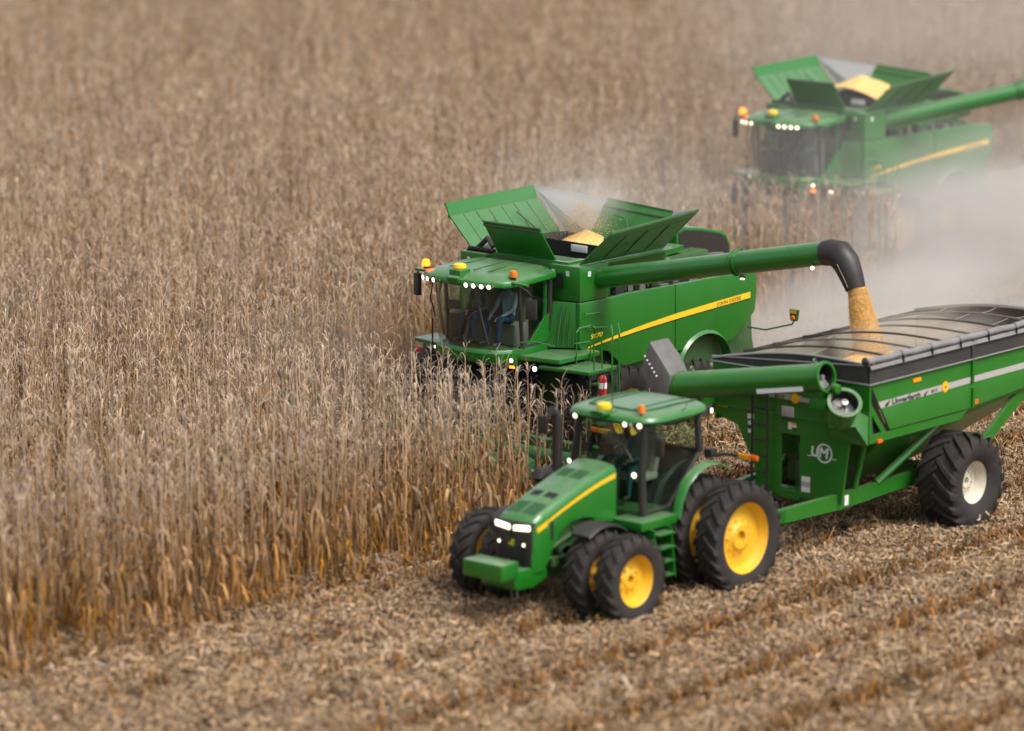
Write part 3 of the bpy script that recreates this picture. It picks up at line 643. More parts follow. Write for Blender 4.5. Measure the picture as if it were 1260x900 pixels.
# side boards, trims
zN, zF = 3.57, 3.26
b = MB(); b.prism([(2.98, 1.83, 3.20), (2.98, 1.83, zN), (-3.6, 1.83, zN), (-3.6, 1.83, 3.20)], (0, -.04, 0)); b.box(-.36, -.28, 1.831, 1.86, 3.21, 3.60); b.build('side_board', 'band', G)
b = MB(); b.prism([(2.98, -1.83, 3.20), (2.98, -1.83, zF), (-3.6, -1.83, zF), (-3.6, -1.83, 3.20)], (0, .04, 0))
b.build('side_board', 'band', G)
def arch(t_):   # height of the tarp hoops across the hopper, t 0 (far side) .. 1 (near side)
    return zF + (zN - zF) * t_ + .15 * math.sin(math.pi * t_) 
NA = 14
def archpts(x, dz=0): return [(x, -1.81 + 3.62 * i / NA, arch(i / NA) + dz) for i in range(NA + 1)]
for x, nm in ((2.98, 'front_cap'), (-3.6, 'rear_cap')):
    b = MB(); b.prism([(x, -1.82, 3.20)] + archpts(x) + [(x, 1.82, 3.20)], (-.03, 0, 0)); b.build(nm, 'band', G)
b = MB()
b.tube([(3.0, -1.83, 3.21), (3.0, 1.84, 3.21)], .018, 6); b.tube([(2.99, 1.85, 3.21), (-3.6, 1.85, 3.21)], .015, 6); b.tube([(3.0, -1.82, 3.3), (3.0, 1.82, 3.57)], .016, 6)
b.tube(archpts(3.0, .012), .022, 6); b.tube(archpts(-3.6, .012), .035, 6)
b.build('trim_rail', 'trim', G)
for i in range(6):
    b = MB(); x = 2.98 - 6.58 * (i + 1) / 7; b.tube(archpts(x), .022, 8); b.build('tarp_hoop', 'chute' if i % 2 else 'band', G)
for t_ in (.22, .55, .8):
    b = MB(); b.tube([(2.98 - 6.58 * i / 21, -1.81 + 3.62 * t_ + .03 * math.sin(i * 1.7), arch(t_) - .02 - .03 * abs(math.sin(math.pi * i / 3))) for i in range(22)], .007, 5); b.build('ridge_strap', 'trim', G)
b = MB(); pth, rr = [], []
for i in range(60):
    x = 3.06 - 6.7 * i / 59; pth.append((x, 1.80 + .010 * math.sin(i * 1.1), 3.640 + .007 * math.sin(i * .7 + 1))); rr.append(.064 + .004 * math.sin(i * 2.1) + .005 * random.random())
b.tube(pth, rr, 12)
tp = b.build('rolled_tarp', 'tarp', G, ang=70)
b = MB(); b.prism([(3.0, 1.845, 3.56), (-3.6, 1.845, 3.56), (-3.6, 1.875, 3.49), (3.0, 1.875, 3.49)], (0, .01, .01)); b.build('tarp_flap', 'tarp', G)
for i in range(7):
    b = MB(); x = 2.0 - i * .93; b.lathe([(.074, -.012), (.077, 0), (.074, .012)], (x, 1.80, 3.640), (1, 0, 0), 14); b.box(x - .012, x + .012, 1.870, 1.90, 3.46, 3.63); b.build('tie', 'black', tp)
b = MB(); b.lathe([(.07, 0), (.085, .02), (.07, .05), (.03, .06), (.03, .10), (.001, .10)], (3.06, 1.80, 3.655), (1, 0, 0), 14); b.build('roll_end', 'black', tp)
# main auger: lower section with open flanged end
b = MB(); p0, p1 = Vector((2.55, .62, 1.55)), Vector((3.46, 1.62, 2.92)); ax = (p1 - p0).normalized(); nrm = Vector((.62, .66, .30)).normalized()
b.tube([p1 - ax * .5, p1], .27, 28, caps=False); 
b.lathe([(.255, -.03), (.325, -.03), (.325, .03), (.255, .03), (.255, -.03)], p1, ax, 36)
la = b.build('lower_auger_tube', 'cgreen', G, fixn=False)
b = MB(); b.tube([p1 - ax * .5, p1 + ax * .02], .255, 28, caps=False); b.lathe([(.255, 0), (.001, .01)], p1 - ax * .45, ax, 28); b.build('tube_lining', 'dark', la, fixn=False)
b = MB(); b.lathe([(.30, 0.02), (.30, .03), (.27, .03)], p1, ax, 30); b.tube([p1 - ax * .6, p1 + ax * .02], .05, 10); b.lathe([(.065, -.02), (.065, .035), (.04, .04)], p1, ax, 14)
u = ax.orthogonal().normalized(); v_ = ax.cross(u); vs, fs = [], []
for i in range(40):
    a = i * .32; h = -.75 + .018 * i; d = u * math.cos(a) + v_ * math.sin(a); vs += [p1 + ax * h + d * .05, p1 + ax * h + d * .245]
fs = [(2 * i, 2 * i + 1, 2 * i + 3, 2 * i + 2) for i in range(39)]; b.add(vs, fs)
b.build('flighting', 'steel', la, fixn=False)
b = MB(); mid_ = p1 - ax * .44
uy = Vector((-ax.y, ax.x, 0)).normalized(); uz = ax.cross(uy)
sq = [mid_ + uy * (i * .24) + uz * (j * .24) for i, j in ((-1, -1), (1, -1), (1, 1), (-1, 1))]
base_ = [Vector((2.985, 1.82, 2.06)), Vector((2.985, .98, 2.06)), Vector((2.985, 1.02, 2.62)), Vector((2.985, 1.82, 2.62))]
sq = sorted(sq, key=lambda p: p.z); lo_ = sorted(sq[:2], key=lambda p: -p.y); hi_ = sorted(sq[2:], key=lambda p: p.y)
b.loft([base_, lo_ + hi_]); b.build('auger_bracket', 'cgreen', G)
# folded upper section lying across the front
q0, q1 = Vector((3.58, 1.27, 3.38)), Vector((3.66, -2.13, 2.78)); ax2 = (q1 - q0).normalized()
b = MB(); b.tube([q0, q0 + ax2 * .05, q1], .262, 32, caps=False); b.lathe([(.245, -.03), (.295, -.03), (.295, .03), (.245, .03), (.245, -.03)], q0, ax2, 36)
b.lathe([(.262, 0), (.275, .0), (.275, .06), (.262, .06)], q0 + ax2 * 3.30, ax2, 32)
ua = b.build('upper_auger_tube', 'cgreen', G, fixn=False)
b = MB(); b.tube([q0 - ax2 * .02, q1], .246, 32, caps=False); b.build('tube_lining', 'dark', ua, fixn=False)
b = MB(); b.tube([q0 + ax2 * .05, q0 + ax2 * 1.0], .045, 8); u = ax2.orthogonal().normalized(); v_ = ax2.cross(u); vs = []
for i in range(40):
    a = i * .4; d = u * math.cos(a) + v_ * math.sin(a); vs += [q0 + ax2 * (.06 + .02 * i) + d * .045, q0 + ax2 * (.06 + .02 * i) + d * .235]
b.add(vs, [(2 * i, 2 * i + 1, 2 * i + 3, 2 * i + 2) for i in range(39)]); b.build('flighting', 'steel', ua, fixn=False)
fd = Vector((.74, .60, -.1)); s0 = q0 + ax2 * .40 + Vector((.21, .06, -.14)); s1 = q0 + ax2 * 1.45 + Vector((.21, .06, -.14))
b = MB(); b.obox((s0 + s1) / 2 + Vector((.035, 0, -.02)), (1.05, .02, .085), (s1 - s0)); b.build('reflective_strip', 'label', ua)
for k in (.25, 3.1):
    b = MB(); b.lathe([(.04, -.012), (.055, 0), (.04, .012), (.028, 0), (.04, -.012)], q0 + ax2 * k + Vector((0, 0, .31)), (0, 1, .2), 10); b.build('lift_eye', 'cgreen', ua)
b = MB(); b.tube([q0 + Vector((-.1, .1, -.2)), p1 + Vector((.05, -.1, .25))], .09, 10); b.box(3.3, 3.62, .75, 1.25, 2.93, 3.10); b.obox((3.50, 1.10, 2.86), (.25, .35, .20), (1, .2, 0)); b.tube([(3.35, .95, 2.86), (3.45, 1.3, 2.75)], .05, 8); b.build('auger_hinge', 'cgreen', G, bevel=.02)
b = MB(); b.box(3.0, 3.65, -1.9, -1.75, 2.40, 2.56); b.build('auger_rest', 'cgreen', G)
# discharge chute, folded up at the far end
e0 = q1 + ax2 * .02
b = MB()
cl = lambda p: tuple(p)
r0 = [e0 + Vector((.27, 0, -.22)), e0 + Vector((.27, .06, .24)), e0 + Vector((-.27, .06, .24)), e0 + Vector((-.27, 0, -.22))]
r1 = [e0 + Vector((.34, -.34, -.10)), e0 + Vector((.32, -.12, .52)), e0 + Vector((-.28, -.12, .52)), e0 + Vector((-.28, -.34, -.10))]
r2 = [e0 + Vector((.34, -.62, .26)), e0 + Vector((.30, -.42, .84)), e0 + Vector((-.26, -.42, .84)), e0 + Vector((-.26, -.62, .26))]
b.loft([r0, r1, r2]); ch_ = b.build('discharge_chute', 'chute', G, bevel=.03)
b = MB()
for i in range(6):
    f = i / 5; p = r1[1] * (1 - f) * .5 + r2[1] * f * .5 + r1[0] * (1 - f) * .5 + r2[0] * f * .5
    b.ball(Vector(p) + Vector((.02, .02, 0)), .022, 8)
b.build('bolts', 'label', ch_)
b = MB(); b.prism([r0[0] + Vector((0, 0, -.02)), r1[0] + Vector((0, 0, -.02)), r1[0] + Vector((0, .05, -.62)), r0[0] + Vector((0, .05, -.50))], (-.5, 0, 0)); b.build('flap', 'black', ch_)
# frame
b = MB()
for sd in (-1, 1):
    b.prism([(2.9, sd * 1.15, .74), (2.9, sd * 1.15, 1.04), (-.3, sd * 1.15, 1.10), (-.3, sd * 1.15, .86)], (0, -sd * .12, 0))
    b.prism([(2.9, sd * 1.15, .745), (2.9, sd * 1.15, 1.035), (4.4, sd * 1.02, 1.00), (4.4, sd * 1.02, .74)], (0, -sd * .12, 0))
    b.prism([(4.4, sd * 1.02, .745), (4.4, sd * 1.02, .995), (5.3, sd * .14, .74), (5.3, sd * .14, .56)], (0, -sd * .12, 0))
    b.tube([(1.7, sd * 1.10, 1.05), (.15, sd * 1.55, 2.10)], .075, 8); b.tube([(2.4, sd * 1.1, 1.0), (2.3, sd * 1.3, 2.1)], .05, 8)
    b.prism([(-2.9, sd * 1.70, 2.45), (-2.35, sd * 1.70, 2.45), (-.9, sd * 1.70, 1.50), (-1.25, sd * 1.70, 1.50)], (0, -sd * .10, 0))
    b.prism([(-1.3, sd * 1.72, 1.56), (-.85, sd * 1.72, 1.56), (-.75, sd * 1.72, 1.28), (-1.1, sd * 1.72, 1.28)], (0, -sd * .5, 0))
    b.prism([(-.2, sd * 1.1, 1.1), (-1.2, sd * 1.3, 1.4), (-1.2, sd * 1.3, 1.28), (-.2, sd * 1.1, .95)], (0, -sd * .10, 0))
b.box(5.25, 5.62, -.10, .10, .50, .64); b.box(2.7, 2.9, -1.0, 1.0, .76, .98)
b.build('frame', 'cgreen', G)
b = MB(); b.box(2.66, 2.78, 1.151, 1.165, .80, .99); b.build('sticker', 'label', G)
b = MB(); b.tube([(5.0, -.35, .05), (5.0, -.35, 1.2)], .06, 10); b.build('jack_stand', 'black', G)
for k in range(2):
    pass

# ------------------------------------------------------------------ combine harvester (cab roof front above the origin of its Empty)
def build_combine(loc, label):
    C = thing('combine_harvester', label, 'combine', loc, group='combines working across the corn field')
    for y, out in ((2.42, 1), (1.70, 1), (-2.42, -1), (-1.70, -1)): place_wheel(C, -2.25, y, .97, *W_comb, out, .3 + y)
    for y, out in ((1.30, 1), (-1.30, -1)): place_wheel(C, -5.95, y, .71, *W_crear, out, .3 + y)
    b = MB(); b.tube([(-2.25, -2.3, .97), (-2.25, 2.3, .97)], .16, 12); b.box(-2.5, -2.0, -1.3, 1.3, .8, 1.3); b.build('front_axle', 'dgreen', C); b = MB(); b.tube([(-5.95, -1.3, .75), (-5.95, 1.3, .75)], .10, 10); b.build('rear_axle', 'dgreen', C)
    b = MB(); b.box(-7.3, -1.95, -1.40, 1.40, 1.25, 3.0); b.box(-4.6, -2.6, -1.2, 1.2, .95, 1.26); b.prism([(-7.3, -1.3, 1.3), (-7.3, -1.3, 2.9), (-8.0, -1.3, 2.3), (-8.1, -1.3, 1.2)], (0, 2.6, 0))
    b.build('chassis', 'dgreen', C, bevel=.03)
    arch_ = [(-4.94 - .10, 1.74)] + [(-5.95 + .88 * math.cos(R(a)), 1.30 + .74 * math.sin(R(a))) for a in range(40, 150, 10)] + [(-6.62, 1.71)]
    for sd in (-1, 1):
        y0, yb = sd * 1.65, sd * 1.42
        def panel(name, pts, bulge=.05):
            b_ = MB(); b_.prism([(x, y0, z) for x, z in pts], (0, -sd * .12, 0)); o = b_.build(name, 'green', C, bevel=.028)
            return o
        fp = panel('front_side_panel', [(-1.83, 3.20), (-2.85, 3.20), (-3.4, 3.215), (-4.945, 3.185), (-4.945, 1.76), (-3.24, 1.69), (-3.02, 1.86), (-2.75, 2.08), (-2.48, 2.15), (-1.95, 2.15), (-1.83, 2.30)])
        rp = panel('rear_side_panel', [(-4.965, 3.185), (-6.5, 3.17), (-7.60, 3.10), (-7.75, 3.03), (-7.75, 2.70), (-7.70, 2.25), (-7.35, 1.98), (-6.95, 1.73)] + arch_[::-1] + [(-4.965, 1.76)])
        b = MB(); rings = []
        for i in range(15):
            a = R(18 + i * 11); x, z = -5.95 + .93 * math.cos(a), 1.27 + .80 * math.sin(a); x2, z2 = -5.95 + .87 * math.cos(a), 1.27 + .735 * math.sin(a)
            rings.append([(x, sd * 1.652, z), (x2, sd * 1.71, z2), (x2, sd * 1.45, z2), (x, sd * 1.45, z)])
        b.loft(rings); b.build('wheel_arch', 'green', C)
        # stripe with the maker's name
        s_ = [(-2.08, 2.235, 2.265), (-2.6, 2.285, 2.335), (-3.2, 2.33, 2.41), (-4.0, 2.39, 2.49), (-4.96, 2.445, 2.565), (-6.2, 2.50, 2.63), (-7.52, 2.555, 2.69)]
        b = MB(); yy = sd * 1.654
        vs = [(x, yy, z0) for x, z0, z1 in s_] + [(x, yy, z1) for x, z0, z1 in s_]; n = len(s_)
        b.add(vs, [(i, i + 1, i + 1 + n, i + n) for i in range(n - 1)])
        vs = [(x, sd * 1.6525, z0 - .025) for x, z0, z1 in s_] + [(x, sd * 1.6525, z0) for x, z0, z1 in s_]
        b.add(vs, [(i, i + 1, i + 1 + n, i + n) for i in range(n - 1)], 1)
        st_ = b.build('side_stripe', ['stripe', 'decalblack'], C)
        d = Vector((-sd, 0, .045 * 1)) if sd > 0 else Vector((1, 0, -.045))
        text('JOHN DEERE', 'lettering', st_, (-6.36, sd * 1.655, 2.528) if sd > 0 else (-7.2, sd * 1.655, 2.57), d, (0, 0, 1), .115, 'decalblack', width=.84, lift=.002, bold=-.001)
        text('S670', 'lettering', C, (-2.16, sd * 1.653, 2.42) if sd > 0 else (-2.56, sd * 1.653, 2.45), d, (0, 0, 1), .125, 'stripe', width=.40, shear=.3, bold=.004)
    b = MB(); b.box(-7.2, -1.9, -1.5, 1.5, 2.9, 3.14); b.build('upper_deck', 'dgreen', C)
    # machinery seen in the recess under the auger and on the engine deck
    rnd = random.Random(3)
    b = MB(); b.box(-7.1, -2.9, .45, 1.46, 3.08, 3.16, 0)
    for i in range(46):
        x = rnd.uniform(-7.0, -2.95); y = rnd.uniform(.5, 1.45); s_ = rnd.uniform(.05, .16)
        b.box(x - s_, x + s_, y - s_ * .7, y + s_ * .7, 3.1, 3.15 + rnd.uniform(.05, .22), rnd.choice((0, 0, 1, 2)))
    for i in range(9):
        x = rnd.uniform(-5.6, -3.0); b.tube([(x, 1.4, 3.2), (x - .3, 1.2, 3.3), (x - .8, 1.1, 3.45)], .03, 6, rnd.choice((0, 1)))
    b.build('deck_machinery', ['black', 'dgreen', 'chute'], C)
    b = MB(); b.box(-6.9, -5.15, -1.2, 1.0, 3.14, 3.62); b.build('engine', 'dgreen', C, bevel=.05)
    b = MB(); b.prism([(-5.0, .95, 3.72), (-6.1, .95, 3.80), (-6.1, .95, 3.70), (-5.0, .95, 3.60)], (0, -.5, 0)); b.tube([(-5.1, .9, 3.35), (-5.5, .95, 3.55), (-5.9, .9, 3.45)], .08, 10, 1); b.build('air_duct', ['green', 'chute'], C)
    hp = [(-6.35, 3.14), (-6.35, 4.04), (-6.6, 4.09), (-7.2, 4.0), (-7.85, 3.86), (-8.1, 3.74), (-8.22, 3.5), (-8.25, 3.14)]
    b = MB(); b.prism([(x, .55, z) for x, z in hp], (0, -1.9, 0)); hood_ = b.build('engine_hood', 'green', C, bevel=.03)
    hin = [(-6.42, 3.2), (-6.42, 3.98), (-6.62, 4.02), (-7.2, 3.94), (-7.82, 3.80), (-8.04, 3.70), (-8.15, 3.5), (-8.18, 3.2)]
    b = MB(); b.prism([(x, .553, z) for x, z in hin], (0, .012, 0)); b.build('dark_panel', 'black', hood_)
    b = MB(); b.prism([(-6.5, .57, 3.52), (-7.85, .57, 3.40), (-7.95, .57, 3.34), (-7.9, .57, 3.28), (-6.5, .57, 3.38)], (0, .10, 0)); b.build('ledge', 'chute', hood_, bevel=.02)
    b = MB(); b.prism([(-7.2, -1.55, 1.9), (-7.2, -1.55, 3.12), (-7.72, -1.55, 3.05), (-7.66, -1.55, 2.2)], (0, 3.1, 0)); b.build('rear_panel', 'green', C, bevel=.03)
    b = MB(); b.prism([(-7.6, -1.1, 1.0), (-7.6, -1.1, 2.1), (-8.3, -1.1, 1.6), (-8.5, -1.1, .9)], (0, 2.2, 0)); b.build('straw_chopper', 'dgreen', C, bevel=.03)
    # front corner boxes and grain tank
    for sd in (-1, 1):
        b = MB(); b.prism([(-1.85, sd * .92, 3.22), (-1.80, sd * .86, 3.95), (-1.85, sd * 1.63, 3.95), (-1.85, sd * 1.63, 3.22)], (-.92, 0, 0)); bx = b.build('corner_box', 'green', C, bevel=.03)
        b = MB(); b.add([(-1.80, sd * 1.05, 3.46), (-1.80, sd * 1.22, 3.46), (-1.79, sd * 1.22, 3.78), (-1.79, sd * 1.05, 3.78)], [(0, 1, 2, 3)]); b.build('vent', 'dark', bx)
        for y in (.92, 1.30):
            b = MB(); b.add([(-1.80, sd * y, 3.74), (-1.80, sd * (y + .09), 3.74), (-1.79, sd * (y + .09), 3.85), (-1.79, sd * y, 3.85)], [(0, 1, 2, 3)]); b.build('sticker', 'label', bx)
        b = MB(); b.add([(-2.1, sd * 1.633, 3.72), (-2.2, sd * 1.633, 3.72), (-2.2, sd * 1.633, 3.83), (-2.1, sd * 1.633, 3.83)], [(0, 1, 2, 3)]); b.build('sticker', 'label', bx)
        b = MB(); b.prism([(-1.50, sd * 1.0, 2.26), (-1.70, sd * .96, 3.18), (-1.86, sd * 1.62, 3.20), (-1.82, sd * 1.50, 2.26)], (-.12, 0, 0)); pn = b.build('step_panel', 'green', C, bevel=.02)
        b = MB()
        for i in range(4): b.tube([(-1.62 - .06 * i, sd * (1.22 + .09 * i), 2.32), (-1.75 - .04 * i, sd * (1.24 + .09 * i), 3.12)], .014, 5)
        b.build('pleats', 'dgreen', pn)
        b = MB(); b.tube([(-1.42, sd * .98, 2.25), (-1.55, sd * .95, 3.1), (-1.62, sd * .90, 3.9)], .045, 8); b.build('corner_post', 'green', C)
    b = MB(); b.box(-2.75, -1.88, -1.0, 1.0, 3.14, 3.93)
    b.build('cab_rear_wall', 'dgreen', C)
    b = MB()                                   # tank shell: outer walls, and sloping inside painted black for its shade
    o_ = [(-1.9, -1.50), (-1.9, 1.28), (-5.05, 1.28), (-5.05, -1.50)]; i_ = [(-2.02, -1.40), (-2.02, 1.20), (-4.95, 1.20), (-4.95, -1.40)]
    vs = [(x, y, 3.14) for x, y in o_] + [(x, y, 4.0) for x, y in o_] + [(x, y, 4.0) for x, y in i_] + [(x * .6 - 1.4, y * .3, 3.15) for x, y in i_]
    fs = [(k, (k + 1) % 4, (k + 1) % 4 + 4, k + 4) for k in range(4)] + [(k + 4, (k + 1) % 4 + 4, (k + 1) % 4 + 8, k + 8) for k in range(4)]
    b.add(vs, fs, 0); b.add(vs[8:], [(k, (k + 1) % 4, (k + 1) % 4 + 4, k + 4) for k in range(4)] + [(4, 5, 6, 7)], 1)
    tk = b.build('grain_tank', ['green', 'black'], C)
    b = MB(); b.prism([(-2.75, 1.30, 3.90), (-5.05, 1.30, 3.93), (-5.05, 1.52, 3.88), (-2.75, 1.60, 3.90)], (0, 0, .05)); b.build('rim_ledge', 'green', tk, bevel=.015)
    b = MB(); b.prism([(-3.86, -1.40, 3.2), (-3.86, 1.20, 3.2), (-3.86, 1.20, 4.0), (-3.86, -1.40, 4.03)], (-.03, 0, 0)); b.build('partition', 'dark', tk)
    b = MB(); b.obox((-3.84, -.06, 3.90), (.02, .44, .15), (1, 0, 0)); b.build('sight_glass', 'label', tk, bevel=.01)
    # folding covers standing open
    def cover(name, hin0, hin1, out0, out1, ribs=4, lip=.80, fold=0.0):
        P = [Vector(p) for p in (hin0, hin1, out1, out0)]
        un = (P[1] - P[0]).cross(P[3] - P[0]).normalized(); nn = un * .03
        m0, m1 = P[0] + (P[3] - P[0]) * lip, P[1] + (P[2] - P[1]) * lip
        b_ = MB(); b_.prism([P[0], P[1], m1, m0], nn); b_.prism([m0, m1, P[2] + un * fold, P[3] + un * fold], nn); o = b_.build(name, 'green', C)
        b_ = MB()
        for k in range(ribs):
            f = (k + 1) / (ribs + 1); a_ = P[0] + (P[1] - P[0]) * f; c_ = P[3] + (P[2] - P[3]) * f
            b_.tube([a_ + (c_ - a_) * .05, a_ + (c_ - a_) * (lip - .03)], .016, 5)
            b_.tube([a_ + (c_ - a_) * .05 + nn, a_ + (c_ - a_) * (lip - .03) + nn], .014, 5)
        b_.tube([m0, m1], .035, 6); b_.tube([P[3] + un * fold, P[2] + un * fold], .022, 6)
        b_.build('ribs', 'dgreen', o)
        return o
    cover('tank_cover', (-2.0, 1.48, 3.98), (-4.72, 1.48, 4.0), (-2.12, 2.22, 4.68), (-4.92, 2.26, 4.84), 3)
    cover('tank_cover', (-2.0, -1.45, 3.98), (-4.85, -1.45, 4.0), (-2.12, -2.36, 4.74), (-5.0, -2.40, 4.80), 6, .78, .10)
    cover('tank_cover', (-2.0, .86, 3.97), (-2.0, -.72, 3.97), (-1.50, .84, 4.70), (-1.50, -.70, 4.70), 0, .9)
    cover('tank_cover', (-4.98, 1.30, 3.97), (-4.98, -.75, 3.97), (-5.45, 1.15, 4.62), (-5.45, -.62, 4.72), 1)
    b = MB(); b.prism([(-4.95, -1.40, 4.0), (-4.98, -.76, 4.0), (-5.45, -.62, 4.70), (-5.0, -2.38, 4.88)], (-.012, 0, 0)); b.build('corner_canvas', 'netting', C); b = MB(); b.prism([(-4.95, 1.30, 4.0), (-4.8, 1.45, 4.0), (-4.95, 2.22, 4.80), (-5.45, 1.17, 4.62)], (-.012, 0, 0)); b.build('corner_canvas', 'netting', C)
    b = MB()
    for sd in (-1, 1): b.tube([(-2.9, sd * 1.4, 4.05), (-3.2, sd * 1.85, 4.45)], .018, 6); b.tube([(-4.2, sd * 1.4, 4.05), (-3.9, sd * 1.85, 4.5)], .018, 6)
    b.tube([(-4.9, .4, 4.05), (-5.2, .1, 4.4), (-5.15, -.2, 4.45)], .016, 6); b.build('cover_strut', 'dgreen', C)
    b = MB(); b.box(-1.98, -1.90, -1.46, -.75, 3.96, 4.05); b.tube([(-2.1, -1.35, 4.0), (-2.0, -1.0, 4.25), (-1.95, -.8, 4.1)], .06, 8); b.build('cover_hinge', 'black', C)
    # unloading auger swung out over the cart
    a0, a1, a2 = Vector((-2.55, 1.15, 3.55)), Vector((-2.42, 5.20, 4.365)), Vector((-2.40, 7.45, 4.82)); ad = (a2 - a1).normalized()
    b = MB(); b.tube([a0, a1], .222, 26); b.tube([a1, a2], .236, 26)
    for p_ in (a1, a1 + ad * .10): b.lathe([(.22, -.015), (.262, -.015), (.262, .015), (.22, .015)], p_, ad, 28)
    b.tube([a1 + Vector((0, 0, .25)), a1 + Vector((-.1, .1, .30)), a1 + Vector((0, .2, .27))], .014, 6)
    au = b.build('unloading_auger', 'green', C)
    b = MB(); b.tube([Vector((-2.55, 1.15, 3.15)), Vector((-2.55, 1.10, 3.45)), a0 + Vector((0, .2, .03))], [.26, .27, .24], 20); b.build('auger_elbow', 'green', C)
    b = MB(); hd_ = [a2 - ad * .05, a2 + ad * .10, a2 + Vector((.0, .30, .01)), a2 + Vector((0, .47, -.15)), a2 + Vector((0, .60, -.40)), a2 + Vector((0, .70, -.63))]
    b.tube(hd_, [.25, .262, .285, .27, .235, .20], 22, caps=False); b.tube(hd_[1:], [.235, .245, .25, .22, .18], 22, caps=False)
    bo = b.build('spout', 'black', au, fixn=False, ang=60)
    b = MB(); b.tube([a2 + Vector((.27, .44, -.14)), a2 + Vector((.235, .58, -.40)), a2 + Vector((.205, .66, -.58))], .008, 5); b.build('seam', 'trim', bo)
    b = MB(); lamp_disc(b, a2 + Vector((.18, -.22, -.30)), .042, (.8, .5, -.2)); b.build('auger_light', ['black', 'lamp'], au)
    b = MB(); lamp_disc(b, a1 + Vector((.12, .25, -.27)), .05, (.5, .3, -.9)); b.build('auger_light', ['black', 'lamp'], au)
    # cab
    wc = [(-.66, 1.0), (-.38, .97), (-.12, .78), (.0, .42), (.03, 0), (.0, -.42), (-.12, -.78), (-.38, -.97), (-.66, -1.0)]
    def wsx(z): return -.12 + .12 * (z - 2.35) / 1.3
    b = MB(); rings = [[(x + wsx(z), y, z) for x, y in wc] for z in (2.36, 2.8, 3.25, 3.68)]
    b.loft(rings, closed=False, caps=False); b.build('windshield', 'glass', C)
    for sd in (-1, 1):
        b = MB(); b.add([(-.80, sd * 1.0, 2.36), (-.68, sd * 1.0, 3.68), (-1.66, sd * .99, 3.70), (-1.60, sd * 1.0, 2.36)], [(0, 1, 2, 3)]); b.build('side_window', 'glass', C)
        b = MB(); b.tube([(-.79, sd * 1.0, 2.34), (-.67, sd * 1.0, 3.72)], .042, 8); b.tube([(-1.62, sd * 1.0, 2.34), (-1.68, sd * .98, 3.74)], .05, 8); b.tube([(-.7, sd * 1.0, 2.37), (-1.6, sd * 1.0, 2.37)], .03, 6); b.build('cab_pillar', 'black', C)
        b = MB(); b.prism([(-.92, sd * 1.012, 2.40), (-1.60, sd * 1.012, 2.40), (-1.62, sd * 1.012, 2.98), (-1.45, sd * 1.012, 2.90)], (0, sd * .006, 0)); b.build('door_corner', 'green', C)
    b = MB(); b.box(-1.72, -1.66, -.98, .98, 2.30, 2.75); b.box(-1.72, -1.66, -.98, .98, 3.45, 3.75); b.build('cab_back', 'dgreen', C)
    b = MB(); b.add([(-1.68, -.95, 2.75), (-1.68, .95, 2.75), (-1.68, .95, 3.45), (-1.68, -.95, 3.45)], [(0, 1, 2, 3)]); b.build('rear_window', 'glass', C)
    b = MB(); rings = [[(x + dx, y * 1.03, z) for x, y in wc] + [(-1.7, -1.03, z), (-1.7, 1.03, z)] for z, dx in ((2.02, -.22), (2.08, -.10), (2.28, -.06), (2.35, -.11))]
    b.loft(rings); b.build('cab_base', 'green', C, bevel=.01)
    rp = [(-.95, 1.16), (-.50, 1.20), (-.12, 1.08), (.10, .70), (.17, 0), (.10, -.70), (-.12, -1.08), (-.50, -1.20), (-.95, -1.16), (-1.80, -1.04), (-1.85, 0), (-1.80, 1.04)]
    b = MB(); rings = []
    for z, k, dx in ((3.66, .97, -.03), (3.69, 1.0, 0), (3.775, 1.0, 0), (3.80, .985, -.01), (3.90, .78, -.10), (3.95, .42, -.3)): rings.append([((x + .8) * k - .8 + dx * .3, y * k, z + (.03 if x < -.9 and k < .97 else 0)) for x, y in rp])
    b.loft(rings); rf = b.build('roof', 'green', C, ang=40)
    b = MB()
    for y in (-.5, .15, .55): b.tube([(-.25, y, 3.945), (-1.2, y * .8, 3.985), (-1.6, y * .8, 3.95)], .012, 5)
    b.build('roof_seams', 'dgreen', rf)
    for y, x in ((-.92, .06), (-.74, .13), (-.54, .17), (.36, .19), (.54, .17), (.72, .13), (.88, .08)): fog_lamp(C, 'roof_light', (x + .03, y, 3.715), .048, (1, y * .35, -.1))
    b = MB(); b.box(-.16, .16, -.15, .15, 3.84, 3.98); b.obox((.16, 0, 3.80), (.14, .30, .12), (1, 0, -.4)); gp_ = b.build('receiver', 'green', C, bevel=.02)
    b = MB(); b.lathe([(.13, 0), (.145, .03), (.13, .09), (.07, .115), (.001, .12)], (0, 0, 3.98), (0, 0, 1), 18); b.build('dome', 'yellowcap', gp_)
    for sd in (-1, 1):
        b = MB(); b.tube([(-.30, sd * 1.05, 3.78), (-.40, sd * 1.50, 3.74)], .03, 8, 0); b.obox((-.38, sd * 1.28, 3.76), (.14, .46, .05), (1, 0, 0), m=0) if sd < 0 else None
        b.build('outrigger', ['green'], C)
        y_, z_ = (sd * 1.30, 3.80) if sd < 0 else (1.08, 3.83)
        b = MB(); b.lathe([(.05, -.03), (.05, .04)], (-.42, y_, z_), (0, 0, 1), 12, 0); b.lathe([(.075, .04), (.085, .08), (.07, .17), (.001, .19)], (-.42, y_, z_), (0, 0, 1), 16, 1)
        b.build('beacon', ['black', 'beacon' if sd < 0 else 'beaconoff'], C)
    b = MB(); b.tube([(-.40, -1.50, 3.74), (-.40, -1.52, 3.66)], .02, 6); b.obox((-.40, -1.52, 3.44), (.10, .16, .46), (1, -.3, 0)); b.build('mirror', 'black', C, bevel=.035)
